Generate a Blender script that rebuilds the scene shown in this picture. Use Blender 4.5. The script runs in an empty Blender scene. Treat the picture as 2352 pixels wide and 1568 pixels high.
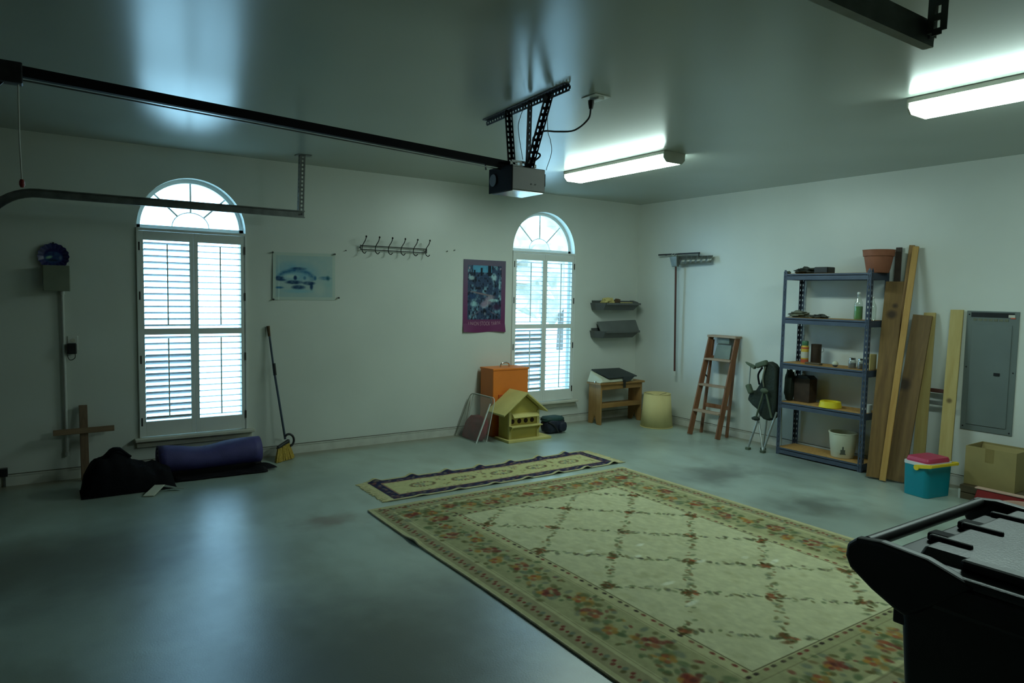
import bpy, bmesh, math, random
import numpy as np
from mathutils import Vector, Matrix

random.seed(7)
rng = np.random.default_rng(11)
scene = bpy.context.scene
COL = scene.collection
PI = math.pi

# ------------------------------------------------------------------ camera
D, R, H = 6.574, 6.465, 2.74          # back wall y, right wall x, ceiling height
FPX, YAW, PITCH, ROLL, CAMZ = 1591.22, 0.600102765, -0.0686294419, 0.0184609434, 1.5623
cam_data = bpy.data.cameras.new('camera')
cam = bpy.data.objects.new('camera', cam_data)
COL.objects.link(cam)
cam_data.sensor_width = 36.0
cam_data.lens = FPX / 2352 * 36.0
cam_data.clip_start = 0.03
fwd = Vector((math.sin(YAW)*math.cos(PITCH), math.cos(YAW)*math.cos(PITCH), math.sin(PITCH)))
rgt = Vector((math.cos(YAW), -math.sin(YAW), 0))
upv = rgt.cross(fwd)
r2 = math.cos(ROLL)*rgt + math.sin(ROLL)*upv
u2 = -math.sin(ROLL)*rgt + math.cos(ROLL)*upv
cam.matrix_world = Matrix(((r2.x, u2.x, -fwd.x, 0), (r2.y, u2.y, -fwd.y, 0), (r2.z, u2.z, -fwd.z, CAMZ), (0, 0, 0, 1)))
scene.camera = cam

# ------------------------------------------------------------------ world, exposure
SKY_COLOR, SKY_STRENGTH = (0.36, 0.70, 1.0), 9.5
LAMP_COLOR, LAMP_STRENGTH = (0.74, 1.0, 0.92), 32.0
world = bpy.data.worlds.new('sky'); scene.world = world
world.use_nodes = True
bgn = world.node_tree.nodes['Background']
bgn.inputs[0].default_value = (*SKY_COLOR, 1); bgn.inputs[1].default_value = SKY_STRENGTH
vs = scene.view_settings
vs.view_transform = 'Standard'; vs.look = 'None'; vs.exposure = 0.0; vs.gamma = 1.0
vs.use_curve_mapping = False
scene.cycles.use_denoising = True
scene.cycles.max_bounces = 8
scene.cycles.diffuse_bounces = 5
scene.cycles.transparent_max_bounces = 16
scene.cycles.sample_clamp_indirect = 6.0
scene.cycles.caustics_reflective = False
scene.cycles.caustics_refractive = False


# ------------------------------------------------------------------ materials
def srgb(c):
    return tuple((x/12.92 if x <= 0.04045 else ((x+0.055)/1.055)**2.4) for x in c)

def new_mat(name):
    m = bpy.data.materials.new(name); m.use_nodes = True
    nt = m.node_tree
    b = nt.nodes['Principled BSDF']
    return m, nt, b

def mat(name, c, rough=0.6, metal=0.0, var=0.12, scale=6.0, bump=0.0, bscale=60.0, spec=0.5, c2=None, stretch=(1, 1, 1), rvar=0.08, detail=4.0):
    """plain surface: base colour broken up by noise, roughness varied a little, fine bump"""
    m, nt, b = new_mat(name)
    N, L = nt.nodes, nt.links
    tc = N.new('ShaderNodeTexCoord'); mp = N.new('ShaderNodeMapping')
    mp.inputs['Scale'].default_value = stretch
    L.new(tc.outputs['Object'], mp.inputs['Vector'])
    nz = N.new('ShaderNodeTexNoise'); nz.inputs['Scale'].default_value = scale; nz.inputs['Detail'].default_value = detail
    L.new(mp.outputs[0], nz.inputs['Vector'])
    cr = N.new('ShaderNodeValToRGB')
    a = tuple(max(0, x*(1-var)) for x in c); d = tuple(min(1, x*(1+var)) for x in c) if c2 is None else c2
    cr.color_ramp.elements[0].position = 0.3; cr.color_ramp.elements[1].position = 0.7
    cr.color_ramp.elements[0].color = (*a, 1); cr.color_ramp.elements[1].color = (*d, 1)
    L.new(nz.outputs['Fac'], cr.inputs['Fac']); L.new(cr.outputs['Color'], b.inputs['Base Color'])
    mr = N.new('ShaderNodeMapRange')
    mr.inputs['To Min'].default_value = max(0.02, rough-rvar); mr.inputs['To Max'].default_value = min(1, rough+rvar)
    L.new(nz.outputs['Fac'], mr.inputs['Value']); L.new(mr.outputs[0], b.inputs['Roughness'])
    b.inputs['Metallic'].default_value = metal
    b.inputs['Specular IOR Level'].default_value = spec
    if bump:
        n2 = N.new('ShaderNodeTexNoise'); n2.inputs['Scale'].default_value = bscale; n2.inputs['Detail'].default_value = 3
        L.new(mp.outputs[0], n2.inputs['Vector'])
        bp = N.new('ShaderNodeBump'); bp.inputs['Strength'].default_value = bump; bp.inputs['Distance'].default_value = 0.01
        L.new(n2.outputs['Fac'], bp.inputs['Height']); L.new(bp.outputs[0], b.inputs['Normal'])
    return m

def wood(name, c, c2, axis='Z', scale=14.0, rough=0.6, knots=()):
    """grain stretched along an axis of the object; knots = list of (centre, radius) in object space"""
    st = {'X': (0.12, 1, 1), 'Y': (1, 0.12, 1), 'Z': (1, 1, 0.12)}[axis]
    m, nt, b = new_mat(name)
    N, L = nt.nodes, nt.links
    tc = N.new('ShaderNodeTexCoord'); mp = N.new('ShaderNodeMapping'); mp.inputs['Scale'].default_value = st
    L.new(tc.outputs['Object'], mp.inputs['Vector'])
    nz = N.new('ShaderNodeTexNoise'); nz.inputs['Scale'].default_value = scale; nz.inputs['Detail'].default_value = 6; nz.inputs['Distortion'].default_value = 0.6
    L.new(mp.outputs[0], nz.inputs['Vector'])
    wv = N.new('ShaderNodeTexNoise'); wv.inputs['Scale'].default_value = scale*4; wv.inputs['Detail'].default_value = 2
    L.new(mp.outputs[0], wv.inputs['Vector'])
    ad = N.new('ShaderNodeMath'); ad.operation = 'MULTIPLY_ADD'; ad.inputs[1].default_value = 0.4
    L.new(wv.outputs['Fac'], ad.inputs[0]); L.new(nz.outputs['Fac'], ad.inputs[2])
    cr = N.new('ShaderNodeValToRGB')
    cr.color_ramp.elements[0].position = 0.5; cr.color_ramp.elements[1].position = 0.9
    cr.color_ramp.elements[0].color = (*c, 1); cr.color_ramp.elements[1].color = (*c2, 1)
    L.new(ad.outputs[0], cr.inputs['Fac'])
    last = cr.outputs['Color']
    for cen, rad in knots:
        vm = N.new('ShaderNodeVectorMath'); vm.operation = 'DISTANCE'; vm.inputs[1].default_value = cen
        L.new(tc.outputs['Object'], vm.inputs[0])
        mr = N.new('ShaderNodeMapRange'); mr.inputs['From Min'].default_value = rad*0.5; mr.inputs['From Max'].default_value = rad
        mr.inputs['To Min'].default_value = 0.85; mr.inputs['To Max'].default_value = 0.0
        L.new(vm.outputs['Value'], mr.inputs['Value'])
        mx = N.new('ShaderNodeMix'); mx.data_type = 'RGBA'
        L.new(mr.outputs[0], mx.inputs['Factor']); L.new(last, mx.inputs['A'])
        mx.inputs['B'].default_value = (c[0]*0.22, c[1]*0.17, c[2]*0.15, 1)
        last = mx.outputs['Result']
    L.new(last, b.inputs['Base Color'])
    b.inputs['Roughness'].default_value = rough
    bp = N.new('ShaderNodeBump'); bp.inputs['Strength'].default_value = 0.15; bp.inputs['Distance'].default_value = 0.01
    L.new(ad.outputs[0], bp.inputs['Height']); L.new(bp.outputs[0], b.inputs['Normal'])
    return m

def mat_col(name, rough=0.9, bump=0.0, bscale=300.0, spec=0.3):
    """print or weave whose colours are stored on the mesh itself"""
    m, nt, b = new_mat(name)
    N, L = nt.nodes, nt.links
    at = N.new('ShaderNodeAttribute'); at.attribute_name = 'Col'
    L.new(at.outputs['Color'], b.inputs['Base Color'])
    b.inputs['Roughness'].default_value = rough; b.inputs['Specular IOR Level'].default_value = spec
    if bump:
        tc = N.new('ShaderNodeTexCoord')
        n2 = N.new('ShaderNodeTexNoise'); n2.inputs['Scale'].default_value = bscale
        L.new(tc.outputs['Object'], n2.inputs['Vector'])
        bp = N.new('ShaderNodeBump'); bp.inputs['Strength'].default_value = bump; bp.inputs['Distance'].default_value = 0.004
        L.new(n2.outputs['Fac'], bp.inputs['Height']); L.new(bp.outputs[0], b.inputs['Normal'])
    return m

def mat_emit(name, c, s):
    m = bpy.data.materials.new(name); m.use_nodes = True
    nt = m.node_tree; nt.nodes.clear()
    o = nt.nodes.new('ShaderNodeOutputMaterial'); e = nt.nodes.new('ShaderNodeEmission')
    e.inputs[0].default_value = (*c, 1); e.inputs[1].default_value = s
    nt.links.new(e.outputs[0], o.inputs[0])
    return m

def mat_clear(name, tint=(1, 1, 1), gloss=0.06, rough=0.05, milky=0.0, milk=(0.8, 0.82, 0.8)):
    """thin glass or clear plastic: see-through, with a surface sheen and optional haze of its own"""
    m = bpy.data.materials.new(name); m.use_nodes = True
    nt = m.node_tree; N, L = nt.nodes, nt.links; N.clear()
    o = N.new('ShaderNodeOutputMaterial')
    t = N.new('ShaderNodeBsdfTransparent'); t.inputs[0].default_value = (*tint, 1)
    g = N.new('ShaderNodeBsdfGlossy'); g.inputs['Roughness'].default_value = rough
    fr = N.new('ShaderNodeLayerWeight'); fr.inputs['Blend'].default_value = 0.25
    mr = N.new('ShaderNodeMapRange'); mr.inputs['To Min'].default_value = gloss; mr.inputs['To Max'].default_value = min(1, gloss+0.3)
    L.new(fr.outputs['Facing'], mr.inputs['Value'])
    mx = N.new('ShaderNodeMixShader'); L.new(mr.outputs[0], mx.inputs[0])
    last = t.outputs[0]
    if milky:
        df = N.new('ShaderNodeBsdfDiffuse'); df.inputs[0].default_value = (*milk, 1)
        m2 = N.new('ShaderNodeMixShader'); m2.inputs[0].default_value = milky
        L.new(t.outputs[0], m2.inputs[1]); L.new(df.outputs[0], m2.inputs[2]); last = m2.outputs[0]
    L.new(last, mx.inputs[1]); L.new(g.outputs[0], mx.inputs[2]); L.new(mx.outputs[0], o.inputs[0])
    return m

M = {}
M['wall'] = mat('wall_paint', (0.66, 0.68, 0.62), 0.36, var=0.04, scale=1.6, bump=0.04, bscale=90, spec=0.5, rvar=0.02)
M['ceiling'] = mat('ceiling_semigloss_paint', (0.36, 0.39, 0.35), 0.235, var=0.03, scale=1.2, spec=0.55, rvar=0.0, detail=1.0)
M['dark_unseen_wall'] = mat('unseen_wall_dark_brown', (0.16, 0.14, 0.11), 0.8, var=0.15, scale=3)  # dark brown chosen so these unseen walls bounce less light
M['base'] = mat('baseboard_paint', (0.60, 0.60, 0.53), 0.5, var=0.10, scale=9)
M['trim'] = mat('white_gloss_trim', (0.72, 0.74, 0.70), 0.45, var=0.03, scale=5)
M['sill'] = mat('sill_paint', (0.58, 0.56, 0.46), 0.5, var=0.08, scale=8)
M['louver'] = mat('louver_paint', (0.52, 0.54, 0.56), 0.45, var=0.02, scale=5)
M['hinge'] = mat('dark_hinge_metal', (0.06, 0.055, 0.05), 0.45, metal=0.8)
M['glass'] = mat_clear('window_glass', (0.97, 1.0, 0.99), 0.04, 0.02)
M['door'] = mat('unseen_door_dark_brown', (0.10, 0.085, 0.07), 0.5, var=0.05)  # kept dark so the unseen door sends little light back
M['concrete_out'] = mat('pale_driveway_concrete', (0.62, 0.62, 0.58), 0.9, var=0.15, scale=1.5)
M['leaf'] = mat('tree_foliage', (0.42, 0.36, 0.26), 0.8, var=0.3, scale=3, c2=(0.62, 0.50, 0.40))
M['bark'] = mat('tree_bark', (0.12, 0.09, 0.07), 0.9)
M['galv'] = mat('galvanised_steel', (0.16, 0.17, 0.16), 0.42, metal=0.75, var=0.25, scale=12)
M['dark_steel'] = mat('dark_oiled_steel', (0.045, 0.045, 0.05), 0.45, metal=0.7, var=0.3, scale=14)
M['rail'] = mat('black_rail_paint', (0.006, 0.005, 0.008), 0.7, var=0.2, spec=0.2)
M['motor'] = mat('opener_grey_metal', (0.16, 0.155, 0.145), 0.45, metal=0.25, var=0.1)
M['motor_dark'] = mat('opener_dark_panel', (0.012, 0.012, 0.014), 0.75, var=0.2, spec=0.2)
M['motor_under'] = mat('opener_glossy_underside', (0.5, 0.5, 0.52), 0.16, metal=0.5, var=0.05)
M['black_plastic'] = mat('black_plastic', (0.012, 0.012, 0.013), 0.4, var=0.2)
M['wire'] = mat('bell_wire', (0.12, 0.12, 0.12), 0.5)
M['white_plastic'] = mat('white_plastic', (0.66, 0.67, 0.62), 0.4, var=0.04)
M['lamp_white'] = mat('fixture_white_enamel', (0.62, 0.60, 0.53), 0.4, var=0.03)
M['lens'] = mat_emit('lit_diffuser', LAMP_COLOR, LAMP_STRENGTH)
M['black_metal'] = mat('black_wrought_iron', (0.018, 0.018, 0.018), 0.5, metal=0.3)
M['utility'] = mat('olive_utility_box', (0.20, 0.22, 0.16), 0.55, var=0.1)
M['conduit'] = mat('grey_white_conduit', (0.55, 0.56, 0.52), 0.5, var=0.05)
M['cross'] = wood('aged_cedar', (0.13, 0.08, 0.045), (0.24, 0.15, 0.085), 'Z')
M['cross_x'] = wood('aged_cedar_bar', (0.16, 0.10, 0.055), (0.28, 0.18, 0.10), 'X')
M['bag_black'] = mat('black_nylon', (0.004, 0.004, 0.006), 0.85, var=0.3, scale=12, bump=0.5, bscale=25, spec=0.15)
M['bag_navy'] = mat('navy_nylon', (0.010, 0.014, 0.030), 0.65, var=0.3, scale=12, bump=0.4, bscale=30)
M['bag_green'] = mat('dark_green_nylon', (0.012, 0.045, 0.04), 0.65, var=0.3, scale=12, bump=0.4, bscale=30)
M['purple'] = mat('purple_foam', (0.055, 0.045, 0.17), 0.6, var=0.12, scale=10, bump=0.15, bscale=120)
M['mat_black'] = mat('black_rubber', (0.007, 0.006, 0.009), 0.8, var=0.2, spec=0.2)
M['paper'] = mat('cream_paper', (0.60, 0.60, 0.48), 0.8, var=0.05)
M['broom_blue'] = mat('steel_blue_handle', (0.05, 0.07, 0.10), 0.4, var=0.1)
M['bristle'] = mat('yellow_bristle', (0.50, 0.33, 0.05), 0.8, var=0.3, scale=20, bump=0.6, bscale=200, stretch=(6, 6, 0.5))
M['orange'] = mat('orange_painted_metal', (0.78, 0.20, 0.025), 0.45, var=0.05, scale=4)
M['orange_dark'] = mat('orange_red_band', (0.62, 0.10, 0.015), 0.45, var=0.05)
M['chrome'] = mat('chrome', (0.65, 0.65, 0.64), 0.18, metal=1.0, var=0.05)
M['yellow_house'] = mat('yellow_birdhouse_paint', (0.50, 0.40, 0.085), 0.6, var=0.08, scale=8)
M['yellow_roof'] = mat('pale_yellow_roof_paint', (0.58, 0.49, 0.17), 0.6, var=0.07, scale=8)
M['hole'] = mat('dark_hole', (0.03, 0.012, 0.008), 0.9)
M['vinyl'] = mat_clear('clear_vinyl', (0.94, 0.95, 0.93), 0.03, 0.12, milky=0.045)
M['zip'] = mat('white_zip', (0.62, 0.64, 0.60), 0.5)
M['red_cloth'] = mat('dark_red_cloth', (0.20, 0.012, 0.018), 0.85, var=0.35, scale=7, bump=0.5, bscale=25)
M['bench'] = wood('golden_oak', (0.24, 0.115, 0.03), (0.40, 0.22, 0.07), 'Z')
M['bench_x'] = wood('golden_oak_rail', (0.24, 0.115, 0.03), (0.40, 0.22, 0.07), 'X')
M['beige'] = mat('beige_plastic', (0.58, 0.58, 0.44), 0.5, var=0.04)
M['dark_lid'] = mat('smoked_lid', (0.030, 0.038, 0.040), 0.4, var=0.15)
M['tray_grey'] = mat('grey_plastic_tray', (0.10, 0.105, 0.10), 0.5, var=0.12)
M['grey_board'] = mat('grey_card', (0.13, 0.14, 0.13), 0.7)
M['sponge'] = mat('yellow_sponge', (0.55, 0.45, 0.16), 0.9, var=0.25, scale=30, bump=0.6, bscale=80)
M['brown_lump'] = mat('brown_cloth', (0.10, 0.06, 0.03), 0.9, var=0.3, scale=20, bump=0.5, bscale=40)
M['shade'] = mat('yellow_lamp_shade', (0.66, 0.55, 0.25), 0.85, var=0.04, scale=12, bump=0.2, bscale=200, stretch=(1, 1, 0.1))
M['pole_red'] = wood('dark_red_handle', (0.06, 0.018, 0.012), (0.10, 0.03, 0.02), 'Z')
M['mop_grey'] = mat('grey_aluminium_strip', (0.22, 0.24, 0.22), 0.4, metal=0.55, var=0.3, scale=15)
M['ladder'] = wood('red_brown_ladder', (0.17, 0.062, 0.025), (0.28, 0.12, 0.05), 'Z')
M['step'] = wood('worn_step', (0.30, 0.19, 0.12), (0.42, 0.30, 0.21), 'Y')
M['ladder_plate'] = mat('grey_green_plate', (0.16, 0.19, 0.15), 0.5, var=0.2)
M['chair_fabric'] = mat('dark_green_canvas', (0.012, 0.020, 0.012), 0.75, var=0.3, scale=10, bump=0.5, bscale=40)
M['chair_green'] = mat('olive_webbing', (0.075, 0.10, 0.06), 0.75, var=0.2)
M['tube'] = mat('silver_tube', (0.42, 0.45, 0.42), 0.35, metal=0.75, var=0.1)
M['shelf_steel'] = mat('blue_grey_rack_steel', (0.075, 0.095, 0.135), 0.4, metal=0.2, var=0.1)
M['particle'] = mat('particle_board', (0.42, 0.225, 0.062), 0.8, var=0.22, scale=40, bump=0.2, bscale=150)
M['terracotta'] = mat('terracotta', (0.30, 0.105, 0.055), 0.75, var=0.12, scale=10)
M['green_liquid'] = mat('green_liquid', (0.07, 0.30, 0.02), 0.25, var=0.15)
M['bottle'] = mat_clear('clear_bottle', (0.92, 0.96, 0.92), 0.08, 0.08, milky=0.10)
M['dark_stuff'] = mat('dark_grey_cloth', (0.05, 0.055, 0.045), 0.9, var=0.35, scale=25, bump=0.5, bscale=50)
M['grey_stuff'] = mat('grey_green_cloth', (0.16, 0.17, 0.12), 0.9, var=0.35, scale=25, bump=0.5, bscale=50)
M['tin_yellow'] = mat('yellow_label', (0.62, 0.40, 0.04), 0.45, var=0.1)
M['tin_red'] = mat('red_label', (0.55, 0.10, 0.05), 0.45)
M['tin_white'] = mat('white_label', (0.6, 0.58, 0.5), 0.45)
M['tin_green'] = mat('green_label', (0.06, 0.18, 0.09), 0.45)
M['block'] = wood('pine_block', (0.48, 0.36, 0.13), (0.58, 0.46, 0.2), 'Z')
M['jar'] = mat_clear('jar_glass', (0.80, 0.84, 0.82), 0.10, 0.08, milky=0.15)
M['jar_fill'] = mat('dark_jar_contents', (0.05, 0.04, 0.035), 0.5, metal=0.3)
M['tape'] = mat('yellow_tape', (0.80, 0.63, 0.02), 0.5, var=0.04)
M['bucket'] = mat('cream_bucket', (0.70, 0.69, 0.52), 0.5, var=0.03)
M['bucket_mark'] = mat('dark_bucket_mark', (0.10, 0.11, 0.08), 0.6)
M['brown_case'] = mat('dark_brown_case', (0.045, 0.028, 0.018), 0.6, var=0.3, scale=14)
M['panel_grey'] = mat('grey_panel_enamel', (0.145, 0.175, 0.165), 0.5, var=0.06, scale=4)
M['teal'] = mat('turquoise_plastic', (0.0, 0.24, 0.30), 0.4, var=0.05)
M['pink'] = mat('raspberry_plastic', (0.46, 0.035, 0.095), 0.4, var=0.05)
M['yellow_plastic'] = mat('yellow_plastic', (0.75, 0.55, 0.02), 0.4, var=0.04)
M['cooler_white'] = mat('cooler_white', (0.66, 0.68, 0.68), 0.4, var=0.03)
M['cardboard'] = mat('cardboard', (0.30, 0.235, 0.09), 0.85, var=0.08, scale=6)
M['card_tape'] = mat('brown_parcel_tape', (0.23, 0.17, 0.055), 0.45, var=0.1)
M['crate'] = wood('dark_crate_wood', (0.07, 0.05, 0.025), (0.13, 0.095, 0.05), 'Y')
M['red_plastic'] = mat('dark_red_plastic', (0.22, 0.014, 0.012), 0.4, var=0.1)
M['pale_pink'] = mat('pale_pink_plastic', (0.55, 0.36, 0.28), 0.5, var=0.05)
M['cart'] = mat('black_cart_plastic', (0.006, 0.006, 0.007), 0.42, var=0.2, spec=0.45)
M['lid'] = mat('weathered_lid_plastic', (0.016, 0.020, 0.022), 0.42, var=0.45, scale=7, bump=0.12, bscale=160, spec=0.55)
M['rug'] = mat_col('woven_rug', 0.95, 0.5, 420, 0.15)
M['rug_edge'] = mat('cream_rug_binding', (0.50, 0.44, 0.26), 0.95, var=0.12, scale=30, bump=0.4, bscale=200)
M['fringe'] = mat('yellow_cream_fringe', (0.52, 0.46, 0.23), 0.95, var=0.2, scale=40)
M['print'] = mat_col('paper_print', 0.7)
M['poster'] = mat_col('poster_print', 0.5)
M['plate'] = mat_col('glazed_plate', 0.25, spec=0.5)
M['letter'] = mat('mauve_poster_ink', (0.42, 0.24, 0.30), 0.6)
M['pin'] = mat('dark_push_pin', (0.03, 0.03, 0.03), 0.4)

def floor_material():
    m, nt, b = new_mat('painted_concrete')
    N, L = nt.nodes, nt.links
    tc = N.new('ShaderNodeTexCoord')
    def noise(sc, det, st=(1, 1, 1)):
        mp = N.new('ShaderNodeMapping'); mp.inputs['Scale'].default_value = st
        L.new(tc.outputs['Object'], mp.inputs['Vector'])
        n = N.new('ShaderNodeTexNoise'); n.inputs['Scale'].default_value = sc; n.inputs['Detail'].default_value = det
        L.new(mp.outputs[0], n.inputs['Vector']); return n
    n1 = noise(0.9, 5); n2 = noise(3.5, 6, (1, 0.5, 1)); n3 = noise(120, 2)
    c1 = N.new('ShaderNodeValToRGB')
    c1.color_ramp.elements[0].position = 0.32; c1.color_ramp.elements[1].position = 0.62
    c1.color_ramp.elements[0].color = (0.23, 0.275, 0.235, 1); c1.color_ramp.elements[1].color = (0.37, 0.45, 0.385, 1)
    L.new(n1.outputs['Fac'], c1.inputs['Fac'])
    c2 = N.new('ShaderNodeValToRGB')
    c2.color_ramp.elements[0].position = 0.30; c2.color_ramp.elements[1].position = 0.52
    c2.color_ramp.elements[0].color = (0.62, 0.58, 0.52, 1); c2.color_ramp.elements[1].color = (1, 1, 1, 1)
    L.new(n2.outputs['Fac'], c2.inputs['Fac'])
    mx = N.new('ShaderNodeMix'); mx.data_type = 'RGBA'; mx.blend_type = 'MULTIPLY'; mx.inputs['Factor'].default_value = 0.6
    L.new(c1.outputs['Color'], mx.inputs['A']); L.new(c2.outputs['Color'], mx.inputs['B'])
    last = mx.outputs['Result']
    sep = N.new('ShaderNodeSeparateXYZ'); L.new(tc.outputs['Object'], sep.inputs[0])
    def math_(op, a, b_=None):
        q = N.new('ShaderNodeMath'); q.operation = op
        for k, v in enumerate((a, b_)):
            if v is None: continue
            if isinstance(v, (int, float)): q.inputs[k].default_value = v
            else: L.new(v, q.inputs[k])
        return q.outputs[0]
    def smooth(v, lo, hi, t0, t1):
        r = N.new('ShaderNodeMapRange'); r.interpolation_type = 'SMOOTHSTEP'
        r.inputs['From Min'].default_value = lo; r.inputs['From Max'].default_value = hi; r.inputs['To Min'].default_value = t0; r.inputs['To Max'].default_value = t1
        L.new(v, r.inputs['Value']); return r.outputs[0]
    def blend(fac, col):
        nonlocal last
        q = N.new('ShaderNodeMix'); q.data_type = 'RGBA'; L.new(fac, q.inputs['Factor']); L.new(last, q.inputs['A']); q.inputs['B'].default_value = (*col, 1)
        last = q.outputs['Result']
    nz = noise(5.0, 5)
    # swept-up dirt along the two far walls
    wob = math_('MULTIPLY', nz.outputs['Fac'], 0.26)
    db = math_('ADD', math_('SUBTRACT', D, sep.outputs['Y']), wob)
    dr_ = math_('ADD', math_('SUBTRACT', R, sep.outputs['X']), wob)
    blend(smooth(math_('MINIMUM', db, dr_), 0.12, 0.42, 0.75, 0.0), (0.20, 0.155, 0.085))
    # oil and rust stains, then two broad darker areas on the left
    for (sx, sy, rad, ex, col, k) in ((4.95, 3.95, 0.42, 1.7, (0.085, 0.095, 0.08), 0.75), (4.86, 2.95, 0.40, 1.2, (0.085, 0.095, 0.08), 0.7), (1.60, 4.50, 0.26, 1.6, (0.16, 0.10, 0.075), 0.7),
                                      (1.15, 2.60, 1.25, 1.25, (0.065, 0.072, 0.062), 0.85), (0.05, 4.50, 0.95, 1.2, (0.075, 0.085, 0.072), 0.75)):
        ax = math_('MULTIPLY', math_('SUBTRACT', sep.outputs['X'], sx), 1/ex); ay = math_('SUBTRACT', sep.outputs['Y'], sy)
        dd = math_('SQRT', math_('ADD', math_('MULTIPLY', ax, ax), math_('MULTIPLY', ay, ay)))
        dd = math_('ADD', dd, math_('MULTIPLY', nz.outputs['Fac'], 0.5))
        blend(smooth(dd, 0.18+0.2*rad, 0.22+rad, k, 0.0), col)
    L.new(last, b.inputs['Base Color'])
    mr = N.new('ShaderNodeMapRange'); mr.inputs['To Min'].default_value = 0.27; mr.inputs['To Max'].default_value = 0.42
    L.new(n2.outputs['Fac'], mr.inputs['Value']); L.new(mr.outputs[0], b.inputs['Roughness'])
    b.inputs['Specular IOR Level'].default_value = 0.9
    bp = N.new('ShaderNodeBump'); bp.inputs['Strength'].default_value = 0.05; bp.inputs['Distance'].default_value = 0.01
    L.new(n3.outputs['Fac'], bp.inputs['Height']); L.new(bp.outputs[0], b.inputs['Normal'])
    return m
M['floor'] = floor_material()


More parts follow.
